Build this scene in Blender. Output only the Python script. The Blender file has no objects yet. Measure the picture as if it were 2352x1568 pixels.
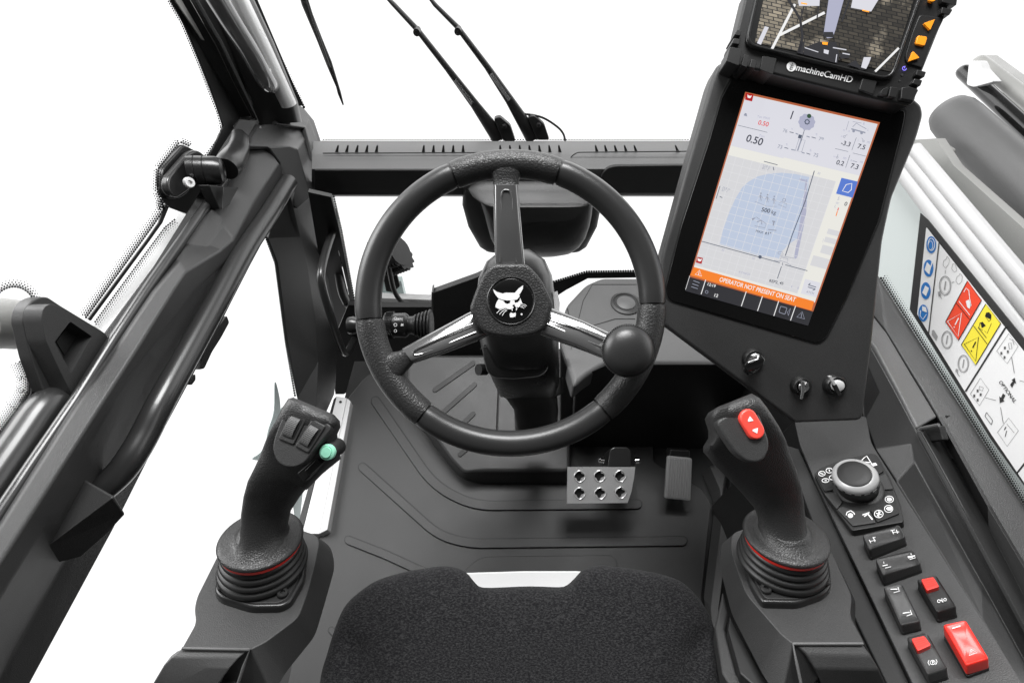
import bpy, bmesh, math, random
from mathutils import Vector, Matrix
random.seed(4)
S = bpy.context.scene
# ------------------------------------------------------------------ camera
PITCH = math.radians(51); FPX = 1045.0; CAM = Vector((0, 0, 1.15))
FW = Vector((0, math.cos(PITCH), -math.sin(PITCH))); UP = Vector((0, math.sin(PITCH), math.cos(PITCH))); RT = Vector((1, 0, 0))
cd = bpy.data.cameras.new('camera'); cam = bpy.data.objects.new('camera', cd); S.collection.objects.link(cam)
cam.location = CAM; cam.rotation_euler = (math.pi/2 - PITCH, 0, 0)
cd.sensor_width = 36; cd.lens = FPX/2352*36; cd.clip_start = .02; cd.clip_end = 200
S.camera = cam
# ------------------------------------------------------------------ world: overexposed white surroundings, dark behind the driver
W = bpy.data.worlds.new('World'); S.world = W; W.use_nodes = True
nt = W.node_tree; nt.nodes.clear()
tc = nt.nodes.new('ShaderNodeTexCoord'); sx = nt.nodes.new('ShaderNodeSeparateXYZ')
rp = nt.nodes.new('ShaderNodeValToRGB'); bg = nt.nodes.new('ShaderNodeBackground'); wo = nt.nodes.new('ShaderNodeOutputWorld')
mr = nt.nodes.new('ShaderNodeMapRange'); mr.inputs['From Min'].default_value = -1; mr.inputs['From Max'].default_value = 1
nt.links.new(tc.outputs['Generated'], sx.inputs[0]); nt.links.new(sx.outputs['Y'], mr.inputs['Value'])
nt.links.new(mr.outputs[0], rp.inputs[0]); nt.links.new(rp.outputs[0], bg.inputs[0]); nt.links.new(bg.outputs[0], wo.inputs[0])
e = rp.color_ramp.elements; e[0].position = .36; e[0].color = (.05, .05, .05, 1); e[1].position = .50; e[1].color = (1, 1, 1, 1)
mz = nt.nodes.new('ShaderNodeValToRGB'); mz2 = nt.nodes.new('ShaderNodeMapRange'); mz2.inputs['From Min'].default_value = -1; mz2.inputs['From Max'].default_value = 1
nt.links.new(sx.outputs['Z'], mz2.inputs['Value']); nt.links.new(mz2.outputs[0], mz.inputs[0])
q = mz.color_ramp.elements; q[0].position = .40; q[0].color = (.30, .30, .30, 1); q[1].position = .50; q[1].color = (.60, .60, .60, 1)
for p_, v_ in ((.72, .60), (.84, .06)): k_ = q.new(p_); k_.color = (v_, v_, v_, 1)      # bright band of windows, dark cab roof overhead
ml = nt.nodes.new('ShaderNodeMath'); ml.operation = 'MULTIPLY'; ml.inputs[1].default_value = 4.0
nt.links.new(mz.outputs[0], ml.inputs[0]); nt.links.new(ml.outputs[0], bg.inputs[1])
S.view_settings.view_transform = 'Standard'; S.view_settings.look = 'None'; S.view_settings.exposure = 0; S.view_settings.gamma = 1
def area(name, loc, target, size, power, sy=None):
    l = bpy.data.lights.new(name, 'AREA'); l.energy = power; l.shape = 'RECTANGLE'; l.size = size; l.size_y = sy or size
    o = bpy.data.objects.new(name, l); S.collection.objects.link(o); o.location = loc
    o.rotation_euler = (Vector(target)-Vector(loc)).to_track_quat('-Z', 'Y').to_euler(); return o
area('overhead_softbox', (0, 1.0, 2.6), (0, .5, .4), 1.1, 72, .7)  # added soft lamp overhead and ahead, for highlights and soft shadows
area('door_side_light', (-2.0, .9, 1.9), (0, .5, .5), 1.2, 42)

# ------------------------------------------------------------------ pixel helpers (photo measured on a 2352 x 1568 grid)
def ray(px, py): return FW + RT*((px-1176)/FPX) + UP*((784-py)/FPX)
def D(px, py, d): return CAM + ray(px, py)*d
class Pl:
    def __init__(s, p0, n):
        s.p = Vector(p0); s.n = Vector(n).normalized()
        if s.n.dot(CAM-s.p) < 0: s.n = -s.n
    def at(s, px, py):
        r = ray(px, py); return CAM + r*((s.p-CAM).dot(s.n)/r.dot(s.n))
    def off(s, h): return Pl(s.p+s.n*h, s.n)
def XP(x): return Pl((x, 0, 0), (1, 0, 0))
def YP(y): return Pl((0, y, 0), (0, 1, 0))
def ZP(z): return Pl((0, 0, z), (0, 0, 1))
def DP(d): return Pl(D(1176, 784, d), -FW)
def mp(s, ox, oy): return lambda *L: [(ox+x*s, oy+y*s) for x, y in L]
m1 = mp(.35157, 0, 0); m2 = mp(.35157, 0, 505.3); m3 = mp(.35157, 0, 1017.1); m4 = mp(.35157, 689.1, 275.6); m5 = mp(.35157, 689.1, 780.9)
m6 = mp(.35157, 1525.1, 0); m7 = mp(.35157, 1525.1, 459.4); m8 = mp(.35157, 1525.1, 1017.1); m9 = mp(.23438, 367.5, 826.9)
m10 = mp(.25781, 1607.8, 0); m11 = mp(.12889, 1038.2, 606.4); m12 = mp(.14063, 1837.5, 1010.6); m13 = mp(.24429, 1975.3, 1185.2)
m14 = mp(.29297, 1470, 137.8); m15 = mp(.17992, 1929.4, 459.4); m16 = mp(.26956, 2021.3, 716.6); m17 = mp(.46875, 643.1, 1194.4)
m18 = mp(.29287, 716.6, 441); m19 = mp(.35167, 1598.6, 882); m20 = mp(.19531, 1525.1, 514.5)
V_ = lambda *L: list(L)

def rnd(pts, r=8, n=4, closed=True, skip=()):
    out = []; N = len(pts)
    for i, p in enumerate(pts):
        rr = r[i] if isinstance(r, (list, tuple)) else r
        if rr <= 0 or i in skip or (not closed and i in (0, N-1)): out.append(p); continue
        a = Vector(pts[i-1]); b = Vector(p); c = Vector(pts[(i+1) % N])
        u = a-b; w = c-b; k = min(rr, u.length*.48, w.length*.48)
        if k < .3: out.append(p); continue
        A = b+u.normalized()*k; B = b+w.normalized()*k
        for j in range(n+1):
            t = j/n; q = A*(1-t)**2 + b*2*t*(1-t) + B*t*t; out.append((q.x, q.y))
    return out
def smooth(pts, n=5, closed=False):
    P = [Vector(p) for p in pts]; N = len(P); out = []
    for i in range(N if closed else N-1):
        if closed: p0, p1, p2, p3 = P[i-1], P[i], P[(i+1) % N], P[(i+2) % N]
        else: p1, p2 = P[i], P[i+1]; p0 = P[i-1] if i else p1*2-p2; p3 = P[i+2] if i+2 < N else p2*2-p1
        for j in range(n):
            t = j/n; out.append(((p1*2)+(p2-p0)*t+(p0*2-p1*5+p2*4-p3)*t*t+(p1*3-p0-p2*3+p3)*t**3)*.5)
    if not closed: out.append(P[-1])
    return [tuple(p) if len(p) == 2 else p for p in out]
def ell(cx, cy, rx, ry, n=28, rot=0):
    c, s = math.cos(rot), math.sin(rot)
    return [(cx+rx*math.cos(a)*c-ry*math.sin(a)*s, cy+rx*math.cos(a)*s+ry*math.sin(a)*c) for a in [2*math.pi*i/n for i in range(n)]]

# ------------------------------------------------------------------ materials
M = {}
def mat(name, col, rough=.5, metal=0, bump=None, grain=0, emit=None, coat=0, spec=.5, sheen=0):
    m = bpy.data.materials.new(name); m.use_nodes = True; t = m.node_tree; b = t.nodes['Principled BSDF']
    if not isinstance(col, (tuple, list)): col = (col, col, col)
    b.inputs['Base Color'].default_value = (*col, 1); b.inputs['Roughness'].default_value = rough; b.inputs['Metallic'].default_value = metal
    b.inputs['Specular IOR Level'].default_value = spec
    if coat: b.inputs['Coat Weight'].default_value = coat; b.inputs['Coat Roughness'].default_value = .04
    if sheen: b.inputs['Sheen Weight'].default_value = sheen; b.inputs['Sheen Roughness'].default_value = .6
    if emit: b.inputs['Emission Color'].default_value = (*col, 1); b.inputs['Emission Strength'].default_value = emit
    co = t.nodes.new('ShaderNodeTexCoord').outputs['Object']
    if grain:
        n = t.nodes.new('ShaderNodeTexNoise'); n.inputs['Scale'].default_value = 700; n.inputs['Detail'].default_value = 3
        n2 = t.nodes.new('ShaderNodeTexNoise'); n2.inputs['Scale'].default_value = 14; n2.inputs['Detail'].default_value = 6
        t.links.new(co, n.inputs['Vector']); t.links.new(co, n2.inputs['Vector'])
        a = t.nodes.new('ShaderNodeMath'); a.operation = 'MULTIPLY_ADD'; a.inputs[1].default_value = .35; t.links.new(n2.outputs['Fac'], a.inputs[0]); t.links.new(n.outputs['Fac'], a.inputs[2])
        r = t.nodes.new('ShaderNodeMapRange'); r.inputs['From Min'].default_value = .35; r.inputs['From Max'].default_value = 1.0
        r.inputs['To Min'].default_value = 1-grain; r.inputs['To Max'].default_value = 1+grain; t.links.new(a.outputs[0], r.inputs['Value'])
        mx = t.nodes.new('ShaderNodeVectorMath'); mx.operation = 'SCALE'; mx.inputs[0].default_value = col; t.links.new(r.outputs[0], mx.inputs['Scale'])
        t.links.new(mx.outputs[0], b.inputs['Base Color'])
        r2 = t.nodes.new('ShaderNodeMapRange'); r2.inputs['To Min'].default_value = rough-.07; r2.inputs['To Max'].default_value = rough+.1; t.links.new(n2.outputs['Fac'], r2.inputs['Value']); t.links.new(r2.outputs[0], b.inputs['Roughness'])
    if bump:
        kind, sc, st, dist = bump
        if kind == 'vor':
            n = t.nodes.new('ShaderNodeTexVoronoi'); n.feature = 'DISTANCE_TO_EDGE'; n.inputs['Scale'].default_value = sc
            w = t.nodes.new('ShaderNodeMapRange'); w.inputs['From Max'].default_value = .22; t.links.new(n.outputs['Distance'], w.inputs['Value']); h = w.outputs[0]
        else:
            n = t.nodes.new('ShaderNodeTexNoise'); n.inputs['Scale'].default_value = sc; n.inputs['Detail'].default_value = 3; h = n.outputs['Fac']
        t.links.new(co, n.inputs['Vector'])
        bp = t.nodes.new('ShaderNodeBump'); bp.inputs['Strength'].default_value = st; bp.inputs['Distance'].default_value = dist
        t.links.new(h, bp.inputs['Height']); t.links.new(bp.outputs[0], b.inputs['Normal'])
    M[name] = m; return m
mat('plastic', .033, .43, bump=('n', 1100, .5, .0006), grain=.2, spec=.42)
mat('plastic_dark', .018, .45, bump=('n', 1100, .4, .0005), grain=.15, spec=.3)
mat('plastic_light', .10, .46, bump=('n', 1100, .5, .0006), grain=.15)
mat('plastic_satin', .014, .28, bump=('n', 1500, .15, .0003), grain=.1)
mat('black', .008, .5); mat('black_gloss', .006, .08, coat=.5)
mat('bezel_glass', .006, .03, spec=.35)
mat('rim_foam', .026, .3, bump=('n', 1600, .25, .0004), grain=.1)
mat('leather', .022, .4, bump=('vor', 300, .4, .0006))
mat('leather_fine', .02, .4, bump=('vor', 430, .35, .0005))
mat('spoke_gloss', .15, .12, .5, coat=1, spec=.8)
mat('rubber', .012, .42, bump=('n', 900, .2, .0004), grain=.12)
mat('paint_gloss', .022, .3, coat=.25, grain=.05)
mat('steel', .62, .28, .45, bump=('n', 300, .15, .0003), grain=.15)
mat('tube_paint', .022, .3, coat=.15); mat('white_rail', .46, .35, grain=.03); mat('chrome', .8, .08, 1); mat('silver', .42, .35, .3, grain=.06)
mat('white_paint', .78, .3, grain=.03); mat('white_dull', .62, .5, grain=.06); mat('sill_white', .7, .4, grain=.08)
mat('white_mark', .75, .5); mat('grey_mark', .3, .5)
mat('body_green', (.47, .51, .50), .2, coat=.4); mat('grey_paint', (.27, .27, .26), .35, grain=.06)
mat('red', (.75, .03, .02), .35, bump=('n', 1200, .1, .0003)); mat('red_bright', (.85, .07, .05), .35)
mat('mint', (.30, .68, .50), .35); mat('orange_key', (.95, .33, .01), .45)
mat('hose_dark', .085, .45, grain=.1); mat('teal', (.42, .5, .49), .4)
def em(name, col, s=1.0):
    m = bpy.data.materials.new(name); m.use_nodes = True; b = m.node_tree.nodes['Principled BSDF']
    b.inputs['Base Color'].default_value = (.02, .02, .02, 1); b.inputs['Roughness'].default_value = .15; b.inputs['Specular IOR Level'].default_value = .2
    b.inputs['Emission Color'].default_value = (*col, 1); b.inputs['Emission Strength'].default_value = s; M[name] = m; return m
em('lcd', (.70, .70, .76)); em('lcd_cream', (.80, .79, .74)); em('lcd_chart', (.66, .66, .68)); em('lcd_blue', (.50, .57, .71)); em('lcd_grid', (.74, .74, .76))
em('lcd_black', (.02, .02, .025)); em('lcd_ink', (.04, .045, .07)); em('lcd_grey', (.30, .32, .40)); em('lcd_red', (.75, .06, .06)); em('lcd_orange', (.92, .22, .015))
em('lcd_white', (.88, .88, .88)); em('lcd_square', (.09, .19, .62)); em('lcd_pale', (.42, .43, .56)); em('lcd_brand', (.45, .01, .012)); em('lcd_line', (.09, .11, .16)); em('lcd_rust', (.45, .12, .05))
em('led_blue', (.25, .2, 1), 1.6); em('dark_green', (.04, .09, .05))
def glass():
    m = bpy.data.materials.new('glass'); m.use_nodes = True; t = m.node_tree; t.nodes.clear()
    o = t.nodes.new('ShaderNodeOutputMaterial'); mx = t.nodes.new('ShaderNodeMixShader'); tr = t.nodes.new('ShaderNodeBsdfTransparent'); g = t.nodes.new('ShaderNodeBsdfGlossy'); lw = t.nodes.new('ShaderNodeLayerWeight')
    tr.inputs[0].default_value = (1, 1, 1, 1); g.inputs['Roughness'].default_value = .02; lw.inputs[0].default_value = .04
    t.links.new(lw.outputs['Fresnel'], mx.inputs[0]); t.links.new(tr.outputs[0], mx.inputs[1]); t.links.new(g.outputs[0], mx.inputs[2]); t.links.new(mx.outputs[0], o.inputs[0]); M['glass'] = m
glass()
def fabric():
    m = bpy.data.materials.new('fabric'); m.use_nodes = True; t = m.node_tree; b = t.nodes['Principled BSDF']; b.inputs['Roughness'].default_value = .95; b.inputs['Specular IOR Level'].default_value = .1
    b.inputs['Sheen Weight'].default_value = .04; b.inputs['Sheen Roughness'].default_value = .7
    co = t.nodes.new('ShaderNodeTexCoord').outputs['Object']
    mpn = t.nodes.new('ShaderNodeMapping'); mpn.inputs['Scale'].default_value = (.7, 1.4, 1.2); t.links.new(co, mpn.inputs[0])
    n = t.nodes.new('ShaderNodeTexNoise'); n.inputs['Scale'].default_value = 480; n.inputs['Detail'].default_value = 4; n.inputs['Roughness'].default_value = .7; t.links.new(mpn.outputs[0], n.inputs['Vector'])
    r = t.nodes.new('ShaderNodeValToRGB'); r.color_ramp.elements[0].position = .44; r.color_ramp.elements[0].color = (.006, .006, .007, 1); r.color_ramp.elements[1].position = .70; r.color_ramp.elements[1].color = (.042, .042, .043, 1)
    t.links.new(n.outputs['Fac'], r.inputs[0]); t.links.new(r.outputs[0], b.inputs['Base Color'])
    bp = t.nodes.new('ShaderNodeBump'); bp.inputs['Strength'].default_value = .7; bp.inputs['Distance'].default_value = .0015; t.links.new(n.outputs['Fac'], bp.inputs['Height']); t.links.new(bp.outputs[0], b.inputs['Normal']); M['fabric'] = m
fabric()
def paving():
    m = bpy.data.materials.new('cam_paving'); m.use_nodes = True; t = m.node_tree; b = t.nodes['Principled BSDF']; b.inputs['Base Color'].default_value = (.02, .02, .02, 1); b.inputs['Roughness'].default_value = .2
    co = t.nodes.new('ShaderNodeTexCoord').outputs['Object']
    mpn = t.nodes.new('ShaderNodeMapping'); mpn.inputs['Rotation'].default_value = (0, .9, .55); t.links.new(co, mpn.inputs[0])
    br = t.nodes.new('ShaderNodeTexBrick'); br.inputs['Scale'].default_value = 75; br.inputs['Color1'].default_value = (.42, .36, .27, 1); br.inputs['Color2'].default_value = (.16, .14, .11, 1); br.inputs['Mortar'].default_value = (.03, .03, .03, 1); br.inputs['Mortar Size'].default_value = .03
    t.links.new(mpn.outputs[0], br.inputs['Vector'])
    n = t.nodes.new('ShaderNodeTexNoise'); n.inputs['Scale'].default_value = 28; n.inputs['Detail'].default_value = 5; t.links.new(co, n.inputs['Vector'])
    g = t.nodes.new('ShaderNodeTexGradient'); mg = t.nodes.new('ShaderNodeMapping'); mg.inputs['Location'].default_value = (1.0, 0, 0); mg.inputs['Scale'].default_value = (6.5, 1, 1); t.links.new(co, mg.inputs[0]); t.links.new(mg.outputs[0], g.inputs[0])
    a = t.nodes.new('ShaderNodeMath'); a.operation = 'MULTIPLY_ADD'; a.inputs[1].default_value = 1.3; t.links.new(n.outputs['Fac'], a.inputs[0]); t.links.new(g.outputs['Fac'], a.inputs[2])
    r = t.nodes.new('ShaderNodeMapRange'); r.inputs['From Min'].default_value = 1.38; r.inputs['From Max'].default_value = 1.5; t.links.new(a.outputs[0], r.inputs['Value'])
    mx = t.nodes.new('ShaderNodeMix'); mx.data_type = 'RGBA'; t.links.new(r.outputs[0], mx.inputs['Factor']); t.links.new(br.outputs['Color'], mx.inputs['A']); vs = t.nodes.new('ShaderNodeVectorMath'); vs.operation = 'SCALE'; vs.inputs['Scale'].default_value = .16; t.links.new(br.outputs['Color'], vs.inputs[0]); t.links.new(vs.outputs[0], mx.inputs['B'])
    t.links.new(mx.outputs['Result'], b.inputs['Emission Color']); b.inputs['Emission Strength'].default_value = 1.0; M['cam_paving'] = m
paving()

# ------------------------------------------------------------------ mesh helpers
def link(name, me, mt, parent=None):
    o = bpy.data.objects.new(name, me); S.collection.objects.link(o)
    me.materials.append(M[mt] if isinstance(mt, str) else mt)
    if parent is not None:
        w = Vector((0, 0, 0)); q = parent
        while q is not None: w += q.location; q = q.parent
        me.transform(Matrix.Translation(-w)); o.parent = parent
    return o
def obj(name, bm, mt, parent=None, bevel=0, seg=3, smooth_=True, angle=35):
    bmesh.ops.recalc_face_normals(bm, faces=bm.faces[:])
    me = bpy.data.meshes.new(name); bm.to_mesh(me); bm.free()
    if smooth_:
        for p in me.polygons: p.use_smooth = True
        if not bevel: me.set_sharp_from_angle(angle=math.radians(angle))
    o = link(name, me, mt, parent)
    if bevel:
        b = o.modifiers.new('bevel', 'BEVEL'); b.width = bevel; b.segments = seg; b.limit_method = 'ANGLE'; b.angle_limit = math.radians(angle); b.harden_normals = True
    return o
def thing(name, label, cat, loc, group=None):
    o = bpy.data.objects.new(name, None); o.empty_display_size = .02; S.collection.objects.link(o); o.location = loc
    o['label'] = label; o['category'] = cat; o['kind'] = 'thing'
    if group: o['group'] = group
    return o
def tag(o, label, cat, group=None, kind=None):
    if label: o['label'] = label
    if cat: o['category'] = cat
    if group: o['group'] = group
    if kind: o['kind'] = kind
    return o
def lab(o, s): o['label'] = s; return o
def poly(bm, P3): return bm.faces.new([bm.verts.new(p) for p in P3])
def plate_bm(bm, outline, pl, th):
    a = [pl.at(*p) for p in outline]; va = [bm.verts.new(p) for p in a]; vb = [bm.verts.new(p-pl.n*th) for p in a]
    bm.faces.new(va); bm.faces.new(vb[::-1]); n = len(a)
    for i in range(n): bm.faces.new((va[i], vb[i], vb[(i+1) % n], va[(i+1) % n]))
def plate(name, outline, pl, th, mt, parent=None, bevel=0, seg=3):
    bm = bmesh.new(); plate_bm(bm, outline, pl, th); return obj(name, bm, mt, parent, bevel, seg)
def prism2(name, top, plT, bot, plB, mt, parent=None, bevel=0, seg=3):
    bm = bmesh.new(); va = [bm.verts.new(plT.at(*p)) for p in top]; vb = [bm.verts.new(plB.at(*p)) for p in bot]; n = len(va)
    bm.faces.new(va); bm.faces.new(vb[::-1])
    for i in range(n): bm.faces.new((va[i], vb[i], vb[(i+1) % n], va[(i+1) % n]))
    return obj(name, bm, mt, parent, bevel, seg)
def ringplate(name, outer, inner, pl, th, mt, parent=None, bevel=0):
    bm = bmesh.new(); n = len(outer)
    R = []
    for L, h in ((outer, 0), (inner, 0), (inner, -th), (outer, -th)): R.append([bm.verts.new(pl.at(*p)+pl.n*h) for p in L])
    for k in range(4):
        A = R[k]; B = R[(k+1) % 4]
        for i in range(n): bm.faces.new((A[i], A[(i+1) % n], B[(i+1) % n], B[i]))
    return obj(name, bm, mt, parent, bevel)
def stretch(outline, k, c=None):
    cx = sum(p[0] for p in outline)/len(outline); cy = sum(p[1] for p in outline)/len(outline)
    if c: cx, cy = c
    return [(cx+(x-cx)*k, cy+(y-cy)*k) for x, y in outline]
def inset(outline, w):
    n = len(outline); A = sum(outline[i][0]*outline[(i+1) % n][1]-outline[(i+1) % n][0]*outline[i][1] for i in range(n)); s = 1 if A > 0 else -1
    out = []
    for i in range(n):
        a = Vector(outline[i-1]); b = Vector(outline[i]); c = Vector(outline[(i+1) % n])
        u = (b-a); v = (c-b)
        if u.length < 1e-6: u = v
        if v.length < 1e-6: v = u
        u.normalize(); v.normalize(); nn = Vector((-(u.y+v.y), u.x+v.x))*s
        if nn.length < 1e-6: out.append(tuple(b)); continue
        nn.normalize(); k = max(.4, nn.dot(Vector((-u.y, u.x))*s)); out.append(tuple(b+nn*w/k))
    return out
def strip_bm(bm, pts, w, pl, h=.0004, closed=False):
    """flat ribbon of width w (px) along pts, raised h over pl"""
    P = [Vector(p) for p in pts]; n = len(P); L = []; R = []
    for i in range(n):
        a = P[i-1] if (i or closed) else P[i]; c = P[(i+1) % n] if (i < n-1 or closed) else P[i]
        t = c-a
        if t.length < 1e-6: t = Vector((1, 0))
        t.normalize(); q = Vector((-t.y, t.x))*w/2; L.append(pl.at(*(P[i]+q))+pl.n*h); R.append(pl.at(*(P[i]-q))+pl.n*h)
    VL = [bm.verts.new(p) for p in L]; VR = [bm.verts.new(p) for p in R]
    for i in range(n if closed else n-1): bm.faces.new((VL[i], VL[(i+1) % n], VR[(i+1) % n], VR[i]))
def marks(name, items, pl, mt, parent, h=.0005):
    """items: ('l',pts,w[,closed]) line, ('p',pts) filled, ('e',cx,cy,rx,ry) ellipse, ('r',cx,cy,rx,ry,w) ring"""
    bm = bmesh.new()
    for it in items:
        if it[0] == 'l': strip_bm(bm, it[1], it[2], pl, h, len(it) > 3 and it[3])
        elif it[0] == 'p': poly(bm, [pl.at(*p)+pl.n*h for p in it[1]])
        elif it[0] == 'e': poly(bm, [pl.at(*p)+pl.n*h for p in ell(*it[1:5], 20)])
        elif it[0] == 'r': strip_bm(bm, ell(*it[1:5], 24), it[5], pl, h, True)
    me = bpy.data.meshes.new(name); bmesh.ops.recalc_face_normals(bm, faces=bm.faces[:]); bm.to_mesh(me); bm.free(); return link(name, me, mt, parent)
def each(name, items, *a):
    for it in items: o = marks(name, [it], *a)
    return o
def text(name, s, a, b, pl, mt, parent, h=.0006, bold=0, align=None, tall=1.0):
    cu = bpy.data.curves.new(name, 'FONT'); cu.body = s; cu.offset = bold; o = bpy.data.objects.new(name, cu); S.collection.objects.link(o)
    dg = bpy.context.evaluated_depsgraph_get(); me = bpy.data.meshes.new_from_object(o.evaluated_get(dg)); bpy.data.objects.remove(o)
    xs = [v.co.x for v in me.vertices]; x0, x1 = min(xs), max(xs)
    A = pl.at(*a); B = pl.at(*b); X = (B-A); k = X.length/(x1-x0); X.normalize(); Y = pl.n.cross(X)
    for v in me.vertices: v.co = A + X*((v.co.x-x0)*k) + Y*(v.co.y*k*tall) + pl.n*h
    return link(name, me, mt, parent)
def loft(name, secs, mt, parent=None, n=28, ex=2.3, tdir=None, flat=None):
    """secs: ((xl,yl),(xr,yr), plane_or_depth, thickness[, exponent]); a solid whose sides pass through both pixels"""
    bm = bmesh.new(); rings = []
    for s in secs:
        (a, b, d, th) = s[:4]; e_ = s[4] if len(s) > 4 else ex
        if isinstance(d, Pl): A, B = d.at(*a), d.at(*b)
        else: A, B = D(*a, d), D(*b, d)
        c = (A+B)/2; h = (B-A)/2; t = Vector(tdir).normalized() if tdir else (c-CAM).normalized()
        if len(s) > 5: t = Vector(s[5]).normalized()
        if not tdir and len(s) < 6:
            hn = h.normalized(); t = (t-hn*t.dot(hn)).normalized()
        r = []
        for i in range(n):
            an = 2*math.pi*i/n; cx, sy = math.cos(an), math.sin(an)
            x = math.copysign(abs(cx)**(2/e_), cx); y = math.copysign(abs(sy)**(2/e_), sy)
            r.append(bm.verts.new(c + h*x + t*(th/2)*y + (t*(th/2) if tdir else Vector())))
        rings.append(r)
    for A, B in zip(rings, rings[1:]):
        for i in range(n): bm.faces.new((A[i], A[(i+1) % n], B[(i+1) % n], B[i]))
    bm.faces.new(rings[0]); bm.faces.new(rings[-1][::-1])
    return obj(name, bm, mt, parent, angle=55)
def frame_of(t, ref):
    t = t.normalized(); u = ref - t*ref.dot(t)
    if u.length < 1e-4: u = Vector((1, 0, 0)) - t*t.x
    u.normalize(); return u, t.cross(u)
def tube_bm(bm, path, r, n=14, cap=True, ref=None):
    P = [Vector(p) for p in path]; rings = []
    ref = ref or Vector((.13, .21, 1)); m = len(P)
    for i, p in enumerate(P):
        t = P[min(i+1, m-1)]-P[max(i-1, 0)]; u, w = frame_of(t, ref); rr = r[i] if isinstance(r, (list, tuple)) else r; ref = u
        rings.append([bm.verts.new(p+u*rr*math.cos(2*math.pi*k/n)+w*rr*math.sin(2*math.pi*k/n)) for k in range(n)])
    for A, B in zip(rings, rings[1:]):
        for i in range(n): bm.faces.new((A[i], A[(i+1) % n], B[(i+1) % n], B[i]))
    if cap: bm.faces.new(rings[0]); bm.faces.new(rings[-1][::-1])
def tube(name, path, r, mt, parent=None, n=14, sm=0):
    if sm: path = smooth(path, sm)
    bm = bmesh.new(); tube_bm(bm, path, r, n); return obj(name, bm, mt, parent, angle=60)
def lathe(name, prof, o, ax, mt, parent=None, n=40, bevel=0, angle=40):
    """prof: (radius, height along ax)"""
    ax = Vector(ax).normalized(); u, w = frame_of(ax, Vector((1, .1, .05))); bm = bmesh.new(); rings = []
    for r, h in prof:
        rings.append([bm.verts.new(Vector(o)+ax*h+(u*math.cos(2*math.pi*k/n)+w*math.sin(2*math.pi*k/n))*max(r, 1e-5)) for k in range(n)])
    for A, B in zip(rings, rings[1:]):
        for i in range(n): bm.faces.new((A[i], A[(i+1) % n], B[(i+1) % n], B[i]))
    bm.faces.new(rings[0]); bm.faces.new(rings[-1][::-1])
    return obj(name, bm, mt, parent, bevel, angle=angle)
def sheet(name, rows, mt, parent=None, th=.004, bevel=.002, ref=None, seg=3):
    """rows of 3-D points (same count); folded panel thickened away from the camera"""
    bm = bmesh.new(); R = [[bm.verts.new(p) for p in r] for r in rows]
    for A, B in zip(R, R[1:]):
        for i in range(len(A)-1): bm.faces.new((A[i], A[i+1], B[i+1], B[i]))
    bmesh.ops.recalc_face_normals(bm, faces=bm.faces[:])
    f = bm.faces[0]; bm.normal_update(); tot = sum((CAM-g.calc_center_median()).dot(g.normal)*g.calc_area() for g in bm.faces)
    if tot < 0: bmesh.ops.reverse_faces(bm, faces=bm.faces[:])
    me = bpy.data.meshes.new(name); bm.to_mesh(me); bm.free()
    for p in me.polygons: p.use_smooth = True
    o = link(name, me, mt, parent)
    s = o.modifiers.new('thick', 'SOLIDIFY'); s.thickness = th; s.offset = -1
    if bevel:
        b = o.modifiers.new('bevel', 'BEVEL'); b.width = bevel; b.segments = seg; b.limit_method = 'ANGLE'; b.angle_limit = math.radians(14); b.harden_normals = True
    return o
def frit(name, pts, pl, parent, rows=3, gap=6.5, r=2.6, side=1, mt='black'):
    """dotted ceramic border along a pane's edge"""
    bm = bmesh.new(); P = [Vector(p) for p in pts]
    for k in range(rows):
        rad = r*(1-.72*k/max(rows-1, 1)); off = (k+.4)*gap*.8*side; acc = (gap/2 if k % 2 else 0)
        for a, b in zip(P, P[1:]):
            t = (b-a); L = t.length
            if L < 1e-6: continue
            t.normalize(); q = Vector((t.y, -t.x))
            while acc < L:
                c = a+t*acc+q*off; poly(bm, [pl.at(*e_) for e_ in ell(c.x, c.y, rad, rad, 7)]); acc += gap
            acc -= L
    me = bpy.data.meshes.new(name); bm.to_mesh(me); bm.free(); return link(name, me, mt, parent)
def screw(pos, n, r, parent, mt='plastic_dark', name='screw'):
    return lathe(name, [(r, 0), (r, r*.5), (r*.85, r*.65), (r*.45, r*.65), (r*.4, r*.2), (0, r*.2)], pos, n, mt, parent, 18)
mA = mp(.29291, 91.9, 459.4); mB = mp(.29297, 0, 826.9); mC = mp(.29297, 367.5, 0)
def facets(name, V, faces, mt, parent=None, th=.006, bevel=.002):
    bm = bmesh.new(); vs = {k: bm.verts.new(XP(v[2]).at(v[0], v[1]) if not isinstance(v[2], Pl) else v[2].at(v[0], v[1])) for k, v in V.items()}
    for f in faces:
        g = bm.faces.new([vs[k] for k in f])
        bm.normal_update()
        if (CAM-g.calc_center_median()).dot(g.normal) < 0: g.normal_flip()
    me = bpy.data.meshes.new(name); bm.to_mesh(me); bm.free()
    for p in me.polygons: p.use_smooth = True
    o = link(name, me, mt, parent); s = o.modifiers.new('thick', 'SOLIDIFY'); s.thickness = th; s.offset = -1
    if bevel:
        b = o.modifiers.new('bevel', 'BEVEL'); b.width = bevel; b.segments = 3; b.limit_method = 'ANGLE'; b.angle_limit = math.radians(12); b.harden_normals = True
    return o

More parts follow.
